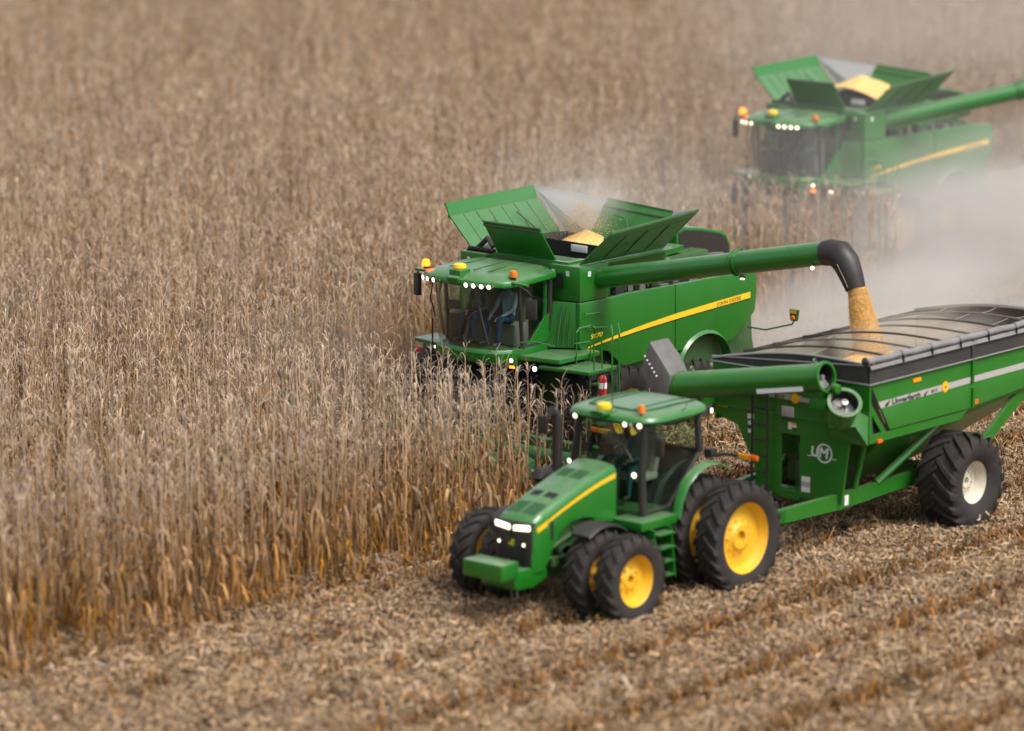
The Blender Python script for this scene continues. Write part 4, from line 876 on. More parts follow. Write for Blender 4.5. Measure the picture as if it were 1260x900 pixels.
    b = MB(); b.tube([(-.45, 1.16, 3.70), (-.50, 1.36, 3.62), (-.58, 1.40, 3.5)], .018, 6); b.obox((-.60, 1.40, 3.22), (.10, .22, .40), (1, .4, 0)); b.build('mirror', 'black', C, bevel=.035)
    b = MB(); b.tube([(.02, .52, 3.70), (.06, .56, 3.3), (-.05, .72, 2.5)], .022, 6); b.obox((.07, .52, 3.35), (.03, .22, .04), (1, 0, 0)); b.build('wiper', 'black', C)
    b = MB(); b.tube([(-.62, -1.06, 3.6), (-.56, -1.09, 3.2), (-.62, -1.07, 2.8), (-.70, -1.05, 2.4)], .035, 8); b.tube([(-.45, -1.12, 3.62), (-.40, -1.16, 3.2), (-.5, -1.12, 2.8)], .014, 6); b.tube([(-.50, -1.2, 1.9), (-.50, -1.2, 2.75)], .02, 6); b.build('hoses', 'black', C)
    # cab interior
    b = MB(); b.box(-1.1, -.62, -.27, .27, 2.36, 2.78); b.prism([(-1.12, -.26, 2.74), (-.98, -.26, 2.76), (-1.12, -.24, 3.42), (-1.24, -.24, 3.42)], (0, .52, 0)); b.box(-1.12, -.60, -.28, .28, 2.76, 2.86); b.build('operator_seat', 'cloth', C, bevel=.04)
    b = MB(); b.box(-1.2, -.75, .34, .82, 2.36, 2.82); b.prism([(-1.22, .36, 2.8), (-1.10, .36, 2.8), (-1.25, .36, 3.3), (-1.34, .36, 3.3)], (0, .44, 0)); b.build('passenger_seat', 'cloth', C, bevel=.04)
    b = MB(); b.box(-1.0, -.35, -.62, -.36, 2.36, 2.95); b.obox((-.45, -.56, 3.12), (.04, .26, .20), (1, .3, 0)); b.build('console', 'black', C, bevel=.03)
    b = MB(); b.tube([(-.15, 0, 2.36), (-.35, 0, 2.95), (-.42, 0, 3.02)], [.08, .06, .04], 8); b.lathe([(.19, .012), (.205, 0), (.19, -.012), (.178, 0), (.19, .012)], (-.43, 0, 3.04), (-.5, 0, .86), 20); b.tube([(-.43, -.18, 3.04), (-.43, .18, 3.04)], .012, 6); b.build('steering_wheel', 'black', C)
    # lamps on the cab base, platform, ladder and rails
    fog_lamp(C, 'work_light', (-.35, 1.08, 2.17), .045, (1, .2, 0)); fog_lamp(C, 'work_light', (-.68, 1.42, 1.99), .055, (1, .2, 0)); fog_lamp(C, 'work_light', (-.33, -.98, 2.2), .032, (1, -.2, 0))
    b = MB(); b.obox((-.37, 1.08, 2.03), (.03, .12, .05), (1, 0, 0)); b.build('marker_lens', 'beacon', C)
    b = MB(); b.prism([(-.62, 1.06, 2.13), (-.80, 1.98, 2.13), (-2.1, 1.98, 2.13), (-2.1, 1.06, 2.13)], (0, 0, .10)); b.build('platform', 'green', C, bevel=.02); b = MB(); b.prism([(-.70, 1.5, 1.985), (-.85, 2.72, 1.985), (-1.75, 2.72, 1.985), (-1.75, 1.5, 1.985)], (0, 0, .08)); b.build('platform', 'green', C, bevel=.02); b = MB(); b.prism([(-.62, -1.06, 2.13), (-.80, -1.98, 2.13), (-1.5, -1.98, 2.13), (-1.5, -1.06, 2.13)], (0, 0, .08)); b.build('platform', 'green', C, bevel=.02)
    b = MB(); b.lathe([(.07, 0), (.07, .02), (.001, .02)], (-.55, -1.62, 2.02), (1, 0, 0), 14); b.build('side_reflector', 'red', C)
    b = MB()
    for x in (-1.50, -1.72): b.tube([(x, 2.78, 1.55), (x, 2.78, 2.75), (x - .1, 2.66, 2.92)], .022, 6)
    for x in (-1.05, -1.3): b.tube([(x, 2.68, 2.05), (x, 2.66, 2.72)], .018, 6)
    for x in (-1.3, -1.75): b.tube([(x, 2.0, 2.05), (x, 2.0, 2.72)], .016, 6)
    b.tube([(-1.3, 2.0, 2.72), (-1.4, 2.0, 2.80), (-1.75, 2.0, 2.80), (-1.95, 1.95, 2.70), (-2.0, 1.9, 2.58)], .018, 6); b.tube([(-1.25, 2.0, 2.5), (-1.75, 2.0, 2.48)], .014, 6)
    b.tube([(-1.9, 1.72, 2.98), (-2.35, 1.74, 2.96), (-2.5, 1.72, 2.88)], .015, 6); b.tube([(-1.95, 1.70, 2.70), (-2.6, 1.72, 2.62)], .014, 6); b.tube([(-.6, 1.05, 2.5), (-.68, 1.5, 2.55), (-.75, 1.9, 2.5)], .014, 6)
    b.build('handrail', 'green', C)
    b = MB()
    for i in range(4): b.box(-1.26, -1.02, 2.60, 2.84, .95 + i * .27, .98 + i * .27)
    for x in (-1.27, -1.02): b.tube([(x, 2.62, .9), (x, 2.60, 2.0)], .02, 6)
    b.build('ladder', 'dgreen', C)
    b = MB(); b.tube([(-7.5, 1.60, 1.92), (-7.5, 2.08, 1.91), (-7.5, 2.8, 2.12), (-7.5, 2.85, 2.22)], .018, 6); ma = b.build('marker_arm', 'dgreen', C)
    b = MB(); b.prism([(-7.46, 2.78, 2.20), (-7.46, 2.92, 2.20), (-7.46, 2.96, 2.44), (-7.46, 2.74, 2.44)], (-.08, 0, 0)); b.build('marker_board', 'grille', ma)
    b = MB(); b.lathe([(.055, 0), (.05, .03), (.001, .04)], (-7.46, 2.85, 2.27), (1, 0, 0), 14); b.build('lens', 'beaconoff', ma)
    b = MB(); b.box(-7.456, -7.45, 2.77, 2.93, 2.36, 2.43); b.build('reflector', 'stripe', ma)
    # feeder house and corn head
    b = MB(); b.prism([(-1.6, -.7, 1.2), (-1.6, -.7, 1.95), (-.5, -.7, 1.85), (.85, -.7, 1.0), (.85, -.7, .45), (-.6, -.7, .85)], (0, 1.4, 0)); b.build('feeder_house', 'dark', C, bevel=.03)
    b = MB(); b.box(.80, 1.0, -4.55, 4.55, .35, 1.05); b.tube([(1.22, -4.5, .75), (1.22, 4.5, .75)], .18, 12); b.box(1.0, 1.40, -4.55, 4.55, .30, .42); hb_ = b.build('corn_head', 'grille', C)
    for i in range(13):
        y = -4.56 + .76 * i; b = MB(); rings = []
        for f, hw, z0, z1 in ((0, .24, .40, .80), (.35, .20, .36, .72), (.7, .11, .28, .48), (1.0, .02, .20, .26)):
            x = 1.25 + 1.0 * f; rings.append([(x, y - hw, z0), (x, y - hw * .8, z1 - .06), (x, y, z1), (x, y + hw * .8, z1 - .06), (x, y + hw, z0)])
        b.loft(rings); b.build('snout', 'grille', hb_)
    return C
C1 = build_combine((-4.821, -9.239, 0), 'sharp green combine beside the cart, pouring yellow corn from its auger')
C2 = copy_tree(C1); C2.location = (-27.818, -18.799, 0); C2['label'] = 'green combine farther back with corn heaped above its tank, half veiled by dust'
for ch in C2.children:                       # its auger is only partly swung out
    if ch.name.startswith('unloading_auger'):
        pv_ = Vector((-2.55, 1.15, 0)); a_ = R(50); ch.rotation_euler = (0, 0, a_); ch.location = pv_ - Matrix.Rotation(a_, 3, 'Z') @ pv_
def extinguisher(o_, label):
    E_ = thing('fire_extinguisher', label, 'fire extinguisher', (o_[0] - 1.06, o_[1] + 2.90, 1.54), group='fire extinguishers on the combine ladders')
    b_ = MB(); b_.lathe([(.001, 0), (.075, 0), (.082, .02), (.082, .38), (.06, .44), (.03, .46), (.001, .46)], (0, 0, 0), (0, 0, 1), 18); b_.build('bottle', 'red', E_)
    b_ = MB(); b_.lathe([(.084, .19), (.084, .31)], (0, 0, 0), (0, 0, 1), 18); b_.build('label_band', 'label', E_)
    b_ = MB(); b_.tube([(0, 0, .46), (0, 0, .52)], .022, 8); b_.obox((.03, 0, .53), (.14, .03, .025), (1, 0, .3)); b_.tube([(0, .03, .48), (.08, .10, .40), (.09, .10, .15)], .012, 6); b_.build('valve', 'black', E_)
extinguisher((-4.821, -9.239), 'red fire extinguisher on the ladder of the nearer sharp combine')
extinguisher((-27.818, -18.799), 'red fire extinguisher on the ladder of the dusty farther combine')
def crew(o_, a_, b_, near):
    person('person', a_, (o_[0] - .72, o_[1] + .0, 2.93), (.10, .10, .11) if near else (.14, .15, .16), (.012, .035, .085), (.04, .03, .025), lean=.16, reach=(.34, .15, .14), group='people in the combine cabs')
    person('person', b_, (o_[0] - .86, o_[1] + .56, 2.90), (.24, .28, .31) if near else (.22, .23, .24), (.014, .04, .095), None if near else (.3, .3, .28), lean=.02, reach=(.36, .12, .10), reach2=(.38, .14, .12), group='people in the combine cabs')
crew((-4.821, -9.239), 'operator in dark shirt leaning forward at the wheel of the sharp combine', 'passenger in pale blue shirt and jeans in the sharp combine', True)
crew((-27.818, -18.799), 'operator in jeans at the wheel of the dusty combine', 'passenger in jeans and pale cap in the dusty combine', False)

# ------------------------------------------------------------------ plants
class Leafy:
    def __init__(s): s.v, s.f, s.c = [], [], []
    def strip(s, pts, wid, side, t0, t1, sh, fold=.0):
        o = len(s.v); n = len(pts)
        for i, p in enumerate(pts):
            f = i / (n - 1); w_ = wid * (.55 + .9 * f if f < .35 else 1 - (f - .35) ** 1.6 * 1.55) * .5
            w_ = max(w_, .004); sd = side if isinstance(side, Vector) else side[i]
            s.v += [tuple(p - sd * w_), tuple(p + sd * w_)]; s.c += [(t0 + (t1 - t0) * f, sh)] * 2
        s.f += [(o + 2 * i, o + 2 * i + 1, o + 2 * i + 3, o + 2 * i + 2) for i in range(n - 1)]
    def rod(s, pts, r0, r1, t0, t1, sh, k=4):
        o = len(s.v); n = len(pts)
        for i, p in enumerate(pts):
            f = i / (n - 1); r_ = r0 + (r1 - r0) * f
            for j in range(k):
                a = 2 * math.pi * j / k; s.v.append((p[0] + r_ * math.cos(a), p[1] + r_ * math.sin(a), p[2])); s.c.append((t0 + (t1 - t0) * f, sh))
        s.f += [(o + i * k + j, o + i * k + (j + 1) % k, o + (i + 1) * k + (j + 1) % k, o + (i + 1) * k + j) for i in range(n - 1) for j in range(k)]
    def mesh(s, name, m):
        me = bpy.data.meshes.new(name); me.from_pydata(s.v, [], s.f); me.materials.append(M[m])
        at = me.attributes.new('tone', 'FLOAT_COLOR', 'POINT')
        at.data.foreach_set('color', np.array([(a, c, (c * 7.31) % 1, 1) for a, c in s.c], dtype=np.float32).ravel())
        return me
def corn_stalk(rd, name, m='stalk', top=True):
    L = Leafy(); H = rd.uniform(1.95, 2.25); ln = [rd.gauss(0, .05), rd.gauss(0, .05)]
    P = lambda f: Vector((ln[0] * f * f + .015 * math.sin(f * 9 + ln[1] * 40), ln[1] * f * f + .015 * math.cos(f * 7), H * f))
    L.rod([P(i / 5) for i in range(6)], .017, .007, .05, .85, rd.random())
    nl = rd.randint(17, 21); az = rd.uniform(0, 6.28)
    for i in range(nl):
        f = .06 + .92 * i / (nl - 1); a = az + (i % 2) * math.pi + rd.gauss(0, .6); b0 = P(f)
        d = Vector((math.cos(a), math.sin(a), 0)); sd0 = Vector((-math.sin(a), math.cos(a), 0)); sh = rd.random(); tw = rd.gauss(0, 1.0)
        if f < .55:      # dead lower leaves hang down along the stalk
            ln_ = rd.uniform(.40, .75); o_, u0, dr = rd.uniform(.12, .34), rd.uniform(.0, .30), rd.uniform(.7, 1.2); wd = rd.uniform(.030, .055)
        else:            # upper leaves are shrivelled, short and stand up before they curl over
            ln_ = rd.uniform(.22, .50); o_, u0, dr = rd.uniform(.22, .50), rd.uniform(.6, 1.6), rd.uniform(.5, 1.7); wd = rd.uniform(.010, .024)
        pts, sds = [], []
        for k in range(5):
            u = k / 4; rr_ = ln_ * o_ * (1 - (1 - u) ** 2) * (1.3 if f > .55 else 1); zz = ln_ * (u0 * u - dr * u * u)
            pts.append(b0 + d * rr_ + sd0 * (rd.gauss(0, .025) * u + .06 * tw * u * u) + Vector((0, 0, max(zz, -b0.z + .02))))
            q = tw * (.4 + u * 1.6); sds.append((sd0 * math.cos(q) + d * math.sin(q)).normalized())
        L.strip(pts, wd, sds, f * .85, min(1, f * .85 + .2), sh)
    if top:
        b0 = P(1)
        L.rod([b0, b0 + Vector((rd.gauss(0, .03), rd.gauss(0, .03), .22)), b0 + Vector((rd.gauss(0, .07), rd.gauss(0, .07), .36))], .006, .003, .8, 1, rd.random(), 3)
        for i in range(rd.randint(4, 7)):
            a = rd.uniform(0, 6.28); d = Vector((math.cos(a), math.sin(a), 0)); z0 = b0 + Vector((0, 0, rd.uniform(.02, .12))); s_ = rd.uniform(.10, .2)
            L.strip([z0, z0 + d * s_ * .35 + Vector((0, 0, s_ * .7)), z0 + d * s_ * .8 + Vector((0, 0, s_ * .85))], .012, Vector((-d.y, d.x, 0)), .85, 1, rd.random())
    if rd.random() < .35:                                      # ear in its husk, hanging
        b0 = P(rd.uniform(.40, .52)); a = az + rd.gauss(0, .6); d = Vector((math.cos(a), math.sin(a), 0))
        dn = (d * .7 + Vector((0, 0, rd.choice((-.8, -.5, .7))))).normalized(); e1 = b0 + d * .02
        for q in range(3):
            sd = dn.cross(Vector((math.cos(q * 2.1), math.sin(q * 2.1), .3))).normalized()
            L.strip([e1, e1 + dn * .09 + sd.cross(dn) * .025, e1 + dn * .2 + sd.cross(dn) * .018, e1 + dn * .25], .060, sd, .45, .9, .3 + .5 * rd.random())
    return L.mesh(name, m)
lib = bpy.data.collections.new('corn_plant_kinds')
rd = random.Random(11); stalk_meshes = []
for i in range(18):
    me = corn_stalk(rd, 'corn_plant'); stalk_meshes.append(me); lib.objects.link(bpy.data.objects.new('a%02d' % i, me))
me = corn_stalk(rd, 'green_weed', 'weed', False); lib.objects.link(bpy.data.objects.new('b00', me))
lib2 = bpy.data.collections.new('litter_kinds')
for i in range(14):
    L = Leafy()
    for k in range(0):
        x, y = rd.gauss(0, .10), rd.gauss(0, .05); h = rd.uniform(.10, .34); L.rod([(x, y, 0), (x + rd.gauss(0, .05), y + rd.gauss(0, .05), h)], .014, .011, .2, .7, rd.random())
    for k in range(rd.randint(34, 44)):
        a = rd.uniform(0, 6.28); d = Vector((math.cos(a), math.sin(a), 0)); sd = Vector((-d.y, d.x, rd.gauss(0, .5))).normalized()
        c = Vector((rd.gauss(0, .24), rd.gauss(0, .20), rd.uniform(.01, .10))); ln_ = rd.uniform(.05, .17); hp = rd.gauss(.005, .025)
        L.strip([c - d * ln_ * .5 + Vector((0, 0, rd.gauss(0, .03))), c - d * ln_ * .15 + Vector((0, 0, hp)), c + d * ln_ * .2 + Vector((0, 0, hp)), c + d * ln_ * .5 + Vector((0, 0, rd.gauss(0, .04)))], rd.uniform(.014, .036), sd, .0 + .55 * rd.random(), .25 + .65 * rd.random(), rd.random())
    for k in range(rd.randint(1, 4)):
        a = rd.uniform(0, 6.28); c = Vector((rd.gauss(0, .22), rd.gauss(0, .18), rd.uniform(.03, .12))); ln_ = rd.uniform(.15, .45); d = Vector((math.cos(a), math.sin(a), rd.gauss(0, .2)))
        L.rod([c - d * ln_ / 2, c + d * ln_ / 2], .012, .010, .3, .8, rd.random())
    lib2.objects.link(bpy.data.objects.new('c%02d' % i, L.mesh('litter', 'residue')))
def scatter(name, label, cat, pts, rot, scl, idx, coll):
    me = bpy.data.meshes.new(name); me.from_pydata([tuple(p) for p in pts], [], [])
    for nm, ty, key, arr in (('rot', 'FLOAT_VECTOR', 'vector', rot), ('scl', 'FLOAT', 'value', scl), ('idx', 'INT', 'value', idx)):
        a = me.attributes.new(nm, ty, 'POINT'); a.data.foreach_set(key, np.ascontiguousarray(arr).ravel())
    o = bpy.data.objects.new(name, me); COL.objects.link(o); tag(o, label, cat, kind='stuff')
    ng = bpy.data.node_groups.new(name, 'GeometryNodeTree')
    ng.interface.new_socket('Geometry', in_out='INPUT', socket_type='NodeSocketGeometry'); ng.interface.new_socket('Geometry', in_out='OUTPUT', socket_type='NodeSocketGeometry')
    N = ng.nodes; gi, go = N.new('NodeGroupInput'), N.new('NodeGroupOutput'); ip = N.new('GeometryNodeInstanceOnPoints'); ci = N.new('GeometryNodeCollectionInfo')
    ci.inputs['Collection'].default_value = coll; ci.inputs['Separate Children'].default_value = True; ci.inputs['Reset Children'].default_value = True
    ip.inputs['Pick Instance'].default_value = True
    def na_(nm, ty): x = N.new('GeometryNodeInputNamedAttribute'); x.data_type = ty; x.inputs[0].default_value = nm; return x
    r_, s_, i_ = na_('rot', 'FLOAT_VECTOR'), na_('scl', 'FLOAT'), na_('idx', 'INT')
    lk = ng.links.new
    mv = N.new('GeometryNodeMeshToPoints'); lk(gi.outputs[0], mv.inputs[0]); lk(mv.outputs[0], ip.inputs['Points'])
    lk(ci.outputs[0], ip.inputs['Instance']); lk(i_.outputs[0], ip.inputs['Instance Index']); e2 = N.new('FunctionNodeEulerToRotation'); lk(r_.outputs[0], e2.inputs[0]); lk(e2.outputs[0], ip.inputs['Rotation']); lk(s_.outputs[0], ip.inputs['Scale'])
    lk(ip.outputs[0], go.inputs[0]); o.modifiers.new('scatter', 'NODES').node_group = ng
    return o
# what the camera could see of the field (with a margin for a step to the side)
C0 = np.array(cam.location); yaw, pit = R(-139.0945), R(11.1439)
fwv = np.array([math.cos(yaw), math.sin(yaw)]); rtv = np.array([math.sin(yaw), -math.cos(yaw)])
def in_view(x, y, near=52, far=205, margin=8.0):
    dx, dy = x - C0[0], y - C0[1]; d = dx * fwv[0] + dy * fwv[1]; l = dx * rtv[0] + dy * rtv[1]
    return (d > near) & (d < far) & (np.abs(l) < d * .1265 * 1.03 + margin)
EDGE, ROW = -4.1, .76
xs, ys = [], []
for k in range(260):
    y = EDGE - ROW * k; n = 1400; x = -185 + np.arange(n) * .165 + rng.normal(0, .05, n)
    yv = y + rng.normal(0, .045, n)
    xmin = -999
    if y > -13.85: xmin = -3.6
    elif y > -23.4: xmin = -26.6
    if y > -6.2: xmin = -2.7
    ok = (x > xmin) & (x < 40) & in_view(x, yv)
    dist = (x - C0[0]) * fwv[0] + (yv - C0[1]) * fwv[1]
    ok &= rng.random(n) < np.where(dist > 125, .80, .97)
    gap = np.array([noise.noise((a * 1.1, b_ * 1.3, 7.0)) if q else 0 for a, b_, q in zip(x, yv, ok)]); ok &= gap > -.34
    xs.append(x[ok]); ys.append(yv[ok])
xs, ys = np.concatenate(xs), np.concatenate(ys); n = len(xs)
lean = np.abs(rng.normal(0, R(3.2), n)); lean[rng.random(n) < .03] += R(22); la_ = rng.uniform(0, 2 * math.pi, n)
rot = np.stack([lean * np.cos(la_), lean * np.sin(la_), rng.uniform(0, 2 * math.pi, n)], 1).astype(np.float32)
wave = np.array([noise.noise((x * .12, y * .25, 3.0)) for x, y in zip(xs, ys)])
scl = (1.12 + .07 * rng.normal(0, 1, n) + .06 * wave).clip(.8, 1.3).astype(np.float32)
idx = rng.integers(0, 18, n).astype(np.int32); idx[rng.random(n) < .004] = 18; scl[idx == 18] *= .75
print('corn plants', n)
scatter('corn_crop', 'dry tan standing corn filling the field left of and behind the machines', 'corn crop', np.stack([xs, ys, np.zeros(n)], 1), rot, scl, idx, lib)
# a few stalks left standing beside the combine
for i, (x, y, s_) in enumerate(((-3.2, -4.5, .98), (-3.9, -4.3, .9), (-5.0, -4.75, .86))):
    o = bpy.data.objects.new('corn_stalk', stalk_meshes[i]); COL.objects.link(o); o.location = (x, y, 0); o.rotation_euler = (.06 * i, .05, i * 2.0); o.scale = (s_, s_, s_)
    tag(o, 'single dry corn stalk left standing in front of the sharp combine ladder', 'corn stalk', 'corn stalks left beside the combine')
# litter on the harvested strip
px_, py_ = [], []
nn = 165000
x = rng.uniform(-75, 34, nn); y = rng.uniform(-24, 31, nn)
harv = (y > EDGE - .5) | ((y > -13.6) & (x < -3.4)) | ((y > -23.2) & (x < -26.4))
ok = harv & in_view(x, y, 44, 140, 9)
row_ = np.abs(((y - EDGE) / ROW) % 1 - .5) * 2
nzv = np.array([noise.noise((a * .5, b_ * .9, 1.0)) for a, b_ in zip(x, y)])
wind = .5 + .5 * np.cos(2 * math.pi * (y - EDGE - .38 - 1.14) / 2.28 + .7 * np.array([noise.noise((a * .10, b_ * .25, 5.0)) for a, b_ in zip(x, y)]))
ok &= rng.random(nn) < np.clip(.18 + .78 * wind ** 1.4 + .16 * nzv, .18, 1)
x, y, nzv, wind = x[ok], y[ok], nzv[ok], wind[ok]; n = len(x); print('litter clumps', n)
rot = np.stack([rng.normal(0, .08, n), rng.normal(0, .08, n), rng.uniform(0, 2 * math.pi, n)], 1).astype(np.float32)
scl = (rng.uniform(.7, 1.15, n) + .45 * wind).astype(np.float32); idx = rng.integers(0, 14, n).astype(np.int32)
scatter('crop_residue', 'tan corn stubble and shredded leaves on the harvested strip under the tractor', 'corn stubble', np.stack([x, y, np.zeros(n)], 1), rot, scl, idx, lib2)

lib3 = bpy.data.collections.new('stub_kinds')
for i in range(10):
    L = Leafy()
    for k in range(rd.randint(2, 4)):
        x, y = rd.gauss(0, .16), rd.gauss(0, .04); h = rd.uniform(.12, .38); L.rod([Vector((x, y, 0)), Vector((x + rd.gauss(0, .07), y + rd.gauss(0, .06), h))], .015, .012, .1, .6, rd.random())
        for q in range(3):
            a = rd.uniform(0, 6.28); d = Vector((math.cos(a), math.sin(a), 0)); c = Vector((x, y, h * rd.uniform(.3, .9))); l_ = rd.uniform(.10, .26)
            L.strip([c, c + d * l_ * .4 + Vector((0, 0, .03)), c + d * l_ * .8 - Vector((0, 0, .06)), c + d * l_ - Vector((0, 0, min(c.z - .01, .2)))], rd.uniform(.02, .045), Vector((-d.y, d.x, 0)), .0, .5, rd.random())
    lib3.objects.link(bpy.data.objects.new('d%02d' % i, L.mesh('stub', 'stubble')))
sx, sy = [], []
for k in range(-25, 46):
    y = EDGE + ROW * (k + .5); n = 900; x = rng.uniform(-75, 30, n) if False else -75 + np.arange(n) * .118 + rng.normal(0, .05, n); yv = y + rng.normal(0, .05, n)
    hv = (yv > EDGE) | ((yv > -13.6) & (x < -3.8)) | ((yv > -23.2) & (x < -26.8))
    ok = hv & in_view(x, yv, 44, 120, 9) & (rng.random(n) < (.99, .50, .06)[k % 3])
    ok &= ~((np.abs(np.abs(yv) - 1.3) < .75) & (x > -8) & (rng.random(n) < .8))      # pressed flat in the wheel tracks
    sx.append(x[ok]); sy.append(yv[ok])
sx, sy = np.concatenate(sx), np.concatenate(sy); n = len(sx); print('stubs', n)
scatter('stubble_rows', 'short cut corn stalks standing in rows on the harvested strip', 'corn stubble', np.stack([sx, sy, np.zeros(n)], 1), np.stack([rng.normal(0, .15, n), rng.normal(0, .15, n), rng.uniform(-.3, .3, n) + np.pi * rng.integers(0, 2, n)], 1).astype(np.float32), rng.uniform(.75, 1.3, n).astype(np.float32), rng.integers(0, 10, n).astype(np.int32), lib3)

# ------------------------------------------------------------------ grain
def kernels(b_, pts, r_):
    for p in pts:
        s_ = r_ * random.uniform(.7, 1.2); a = random.uniform(0, 6.28); ca, sa = math.cos(a) * s_, math.sin(a) * s_
        x, y, z = p; b_.add([(x + ca, y + sa, z), (x - sa * .7, y + ca * .7, z + s_ * .3), (x - ca, y - sa, z), (x + sa * .7, y - ca * .7, z - s_ * .3), (x, y, z + s_ * .9), (x, y, z - s_ * .9)],
              [(0, 1, 4), (1, 2, 4), (2, 3, 4), (3, 0, 4), (1, 0, 5), (2, 1, 5), (3, 2, 5), (0, 3, 5)])
top = Vector((-7.225, -1.06, 4.24)); bot = Vector((-7.26, -.72, 2.95))
def stream(f): return top + (bot - top) * f + Vector((0, -.10 * math.sin(math.pi * f * .5) + .10 * f, 0)), .178 + .150 * f
b = MB(); rings = []
for i in range(15):
    c, r_ = stream(i / 14); rr = []
    for k in range(18):
        a = 2 * math.pi * k / 18; q = r_ * (.88 + .12 * noise.noise((math.cos(a) * 2, math.sin(a) * 2, i * .6))); rr.append(c + Vector((q * math.cos(a), q * math.sin(a), 0)))
    rings.append(rr)
b.loft(rings); pts = []
for i in range(13000):
    f = random.random(); c, r_ = stream(f); a = random.uniform(0, 6.28); q = r_ * (.90 + abs(random.gauss(0, .07 + .06 * f))); pts.append(c + Vector((q * math.cos(a), q * math.sin(a), 0)))
for i in range(2200):
    a = random.uniform(0, 6.28); q = abs(random.gauss(.25, .14)); pts.append(bot + Vector((q * math.cos(a), q * math.sin(a), random.uniform(-.1, .22) - q * .15)))
kernels(b, pts, .0095)
tag(b.build('falling_corn', 'corn', fixn=False, ang=180), 'yellow corn kernels pouring from the black spout into the cart', 'corn', kind='stuff')
def heap(name, x0, x1, y0, y1, zf, label, n=40, m_=26, mt_='corn'):
    b_ = MB(); vs = []
    for i in range(n):
        for k in range(m_):
            x, y = x0 + (x1 - x0) * i / (n - 1), y0 + (y1 - y0) * k / (m_ - 1); vs.append((x, y, zf(x, y)))
    b_.add(vs, [(i * m_ + k, i * m_ + k + 1, (i + 1) * m_ + k + 1, (i + 1) * m_ + k) for i in range(n - 1) for k in range(m_ - 1)])
    return tag(b_.build(name, mt_, ang=180), label, 'corn', kind='stuff')
def cart_heap(x, y):
    d = math.hypot((x + 7.26) / 1.25, (y + .72) / .75)
    return 2.50 + .55 * math.exp(-d * d * 1.0) + .04 * noise.noise((x * 1.5, y * 1.5, 0)) - .12 * abs(x + 7.2) / 3
heap('corn_heap', -10.1, -4.15, -1.72, 1.72, cart_heap, 'yellow corn heaped inside the grain cart under the falling stream', 60, 36)
def tank_heap(o_, zc, sl, xc):
    return lambda x, y: zc - sl * math.hypot((x - o_[0] - xc) * .8, (y - o_[1] + .55)) + .03 * noise.noise((x * 3, y * 3, 0))
heap('corn_heap', -4.821 - 5.35, -4.821 - 3.90, -9.239 - 1.36, -9.239 + 1.15, tank_heap((-4.821, -9.239), 4.16, .50, -4.65), 'yellow corn heaped low inside the tank of the sharp combine')
heap('corn_heap', -27.818 - 5.35, -27.818 - 3.90, -18.799 - 1.36, -18.799 + 1.15, tank_heap((-27.818, -18.799), 4.52, .40, -4.70), 'yellow corn heaped above the tank rim of the dusty combine')
b = MB(); pts = []
o_ = Vector((-4.821, -9.239, 0))
for i in range(1300):
    f = random.random() ** .7; sp = .05 + .42 * f; pts.append(o_ + Vector((-4.60 + random.gauss(0, sp), -.60 + random.gauss(0, sp * .9), 4.72 - .60 * f + random.gauss(0, .05))))
kernels(b, pts, .010); tag(b.build('corn_spray', 'corn', fixn=False, ang=180), 'spray of yellow corn rising in the tank of the sharp combine', 'corn', kind='stuff')

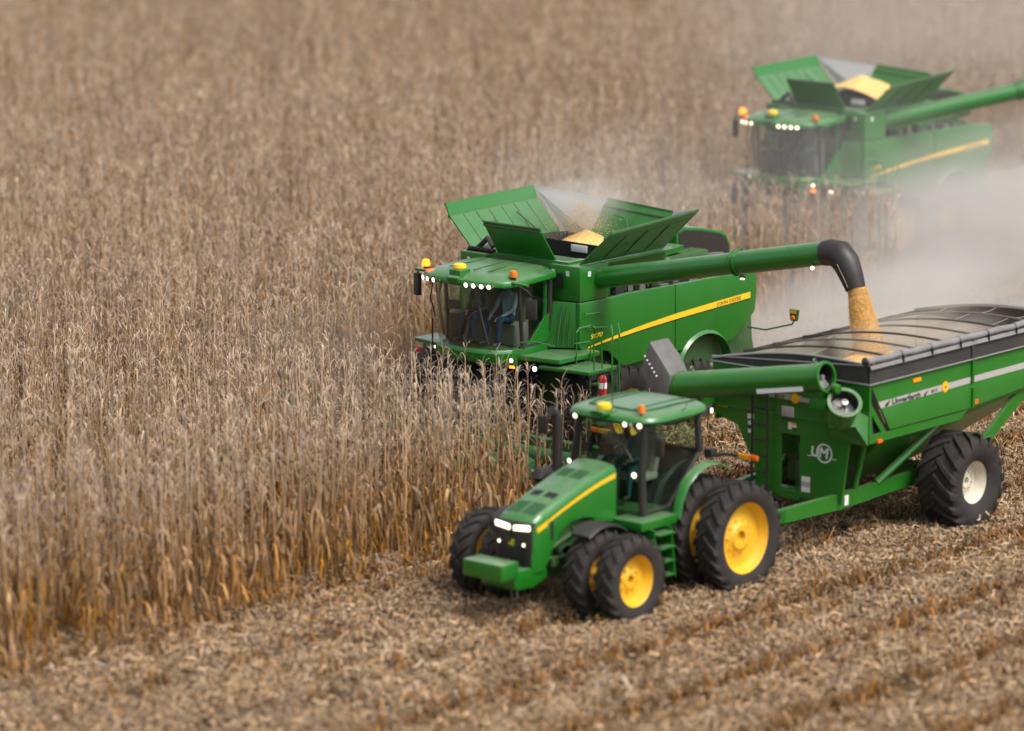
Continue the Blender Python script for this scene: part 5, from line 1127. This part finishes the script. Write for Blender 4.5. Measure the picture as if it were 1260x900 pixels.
# ------------------------------------------------------------------ dust hanging behind the combines
def dust(label, c, r_, dens, col=(.80, .775, .745), nscale=1.6, rz=0, lo=.32, hi=.62):
    b_ = MB(); k = 12
    b_.lathe([(max(1e-3, math.sin(math.pi * i / k)), -math.cos(math.pi * i / k)) for i in range(k + 1)], (0, 0, 0), (0, 0, 1), 24)
    m_ = bpy.data.materials.new('dust'); m_.use_nodes = True; t_ = m_.node_tree; t_.nodes.clear()
    o_ = t_.nodes.new('ShaderNodeOutputMaterial'); pv = t_.nodes.new('ShaderNodeVolumePrincipled'); t_.links.new(pv.outputs[0], o_.inputs['Volume'])
    pv.inputs['Color'].default_value = (*col, 1); pv.inputs['Anisotropy'].default_value = 0.0
    tc_ = t_.nodes.new('ShaderNodeTexCoord'); ln_ = t_.nodes.new('ShaderNodeVectorMath'); ln_.operation = 'LENGTH'; t_.links.new(tc_.outputs['Object'], ln_.inputs[0])
    fall = t_.nodes.new('ShaderNodeMapRange'); fall.interpolation_type = 'SMOOTHSTEP'; fall.inputs[1].default_value = 1.0; fall.inputs[2].default_value = .25; fall.inputs[3].default_value = 0; fall.inputs[4].default_value = 1
    t_.links.new(ln_.outputs['Value'], fall.inputs[0])
    nz_ = t_.nodes.new('ShaderNodeTexNoise'); nz_.inputs['Scale'].default_value = nscale; nz_.inputs['Detail'].default_value = 5; t_.links.new(tc_.outputs['Object'], nz_.inputs['Vector'])
    mr_ = t_.nodes.new('ShaderNodeMapRange'); mr_.inputs[1].default_value = lo; mr_.inputs[2].default_value = hi; mr_.inputs[3].default_value = .12; mr_.inputs[4].default_value = 1.45; t_.links.new(nz_.outputs[0], mr_.inputs[0])
    mu = t_.nodes.new('ShaderNodeMath'); mu.operation = 'MULTIPLY'; t_.links.new(fall.outputs[0], mu.inputs[0]); t_.links.new(mr_.outputs[0], mu.inputs[1])
    m2 = t_.nodes.new('ShaderNodeMath'); m2.operation = 'MULTIPLY'; m2.inputs[1].default_value = dens; t_.links.new(mu.outputs[0], m2.inputs[0]); t_.links.new(m2.outputs[0], pv.inputs['Density'])
    o = b_.build('dust', m_); o.location = c; o.scale = r_; o.rotation_euler = (0, 0, rz)
    tag(o, label, 'dust', kind='stuff')
    return o
dust('low dust hugging the stubble between the cart and the sharp combine', (-20.5, -9.5, -.2), (8.5, 4.5, 3.0), .42, nscale=1.7, lo=.36, hi=.60)
dust('thick pale dust cloud boiling up behind the grain cart', (-31.5, -12.3, .1), (12, 6, 4.8), .40, nscale=2.2, lo=.36, hi=.60)
dust('pale dust cloud trailing behind the rear of the farther combine', (-45, -15, .5), (10.5, 6, 5.6), .36, nscale=2.0, lo=.36, hi=.60)
dust('thin dust drifting above the tank of the sharp combine', (-11.5, -11.0, 4.6), (4.5, 3.0, 2.2), .06, nscale=2.0)
dust('pale grain dust puffing out of the tank of the sharp combine', (-9.6, -9.9, 4.7), (1.3, 1.3, .8), .55, nscale=2.0)
dust('low brownish dust over the corn ahead of the sharp combine', (-5.0, -12.8, 1.6), (3.5, 2.6, 2.0), .08, (.55, .49, .44), nscale=1.8)
dust('thin veil of dust hanging in front of the farther combine', (-26, -15.5, 2.2), (9, 5, 4.6), .035, nscale=1.5)
dust('thin veil of dust hanging behind the farther combine', (-52, -27, 3), (18, 12, 8), .03, nscale=1.5)
dust('fine dust hovering inside the hopper of the grain cart', (-8.2, -.2, 3.25), (2.8, 1.55, .75), .45, nscale=2.2)
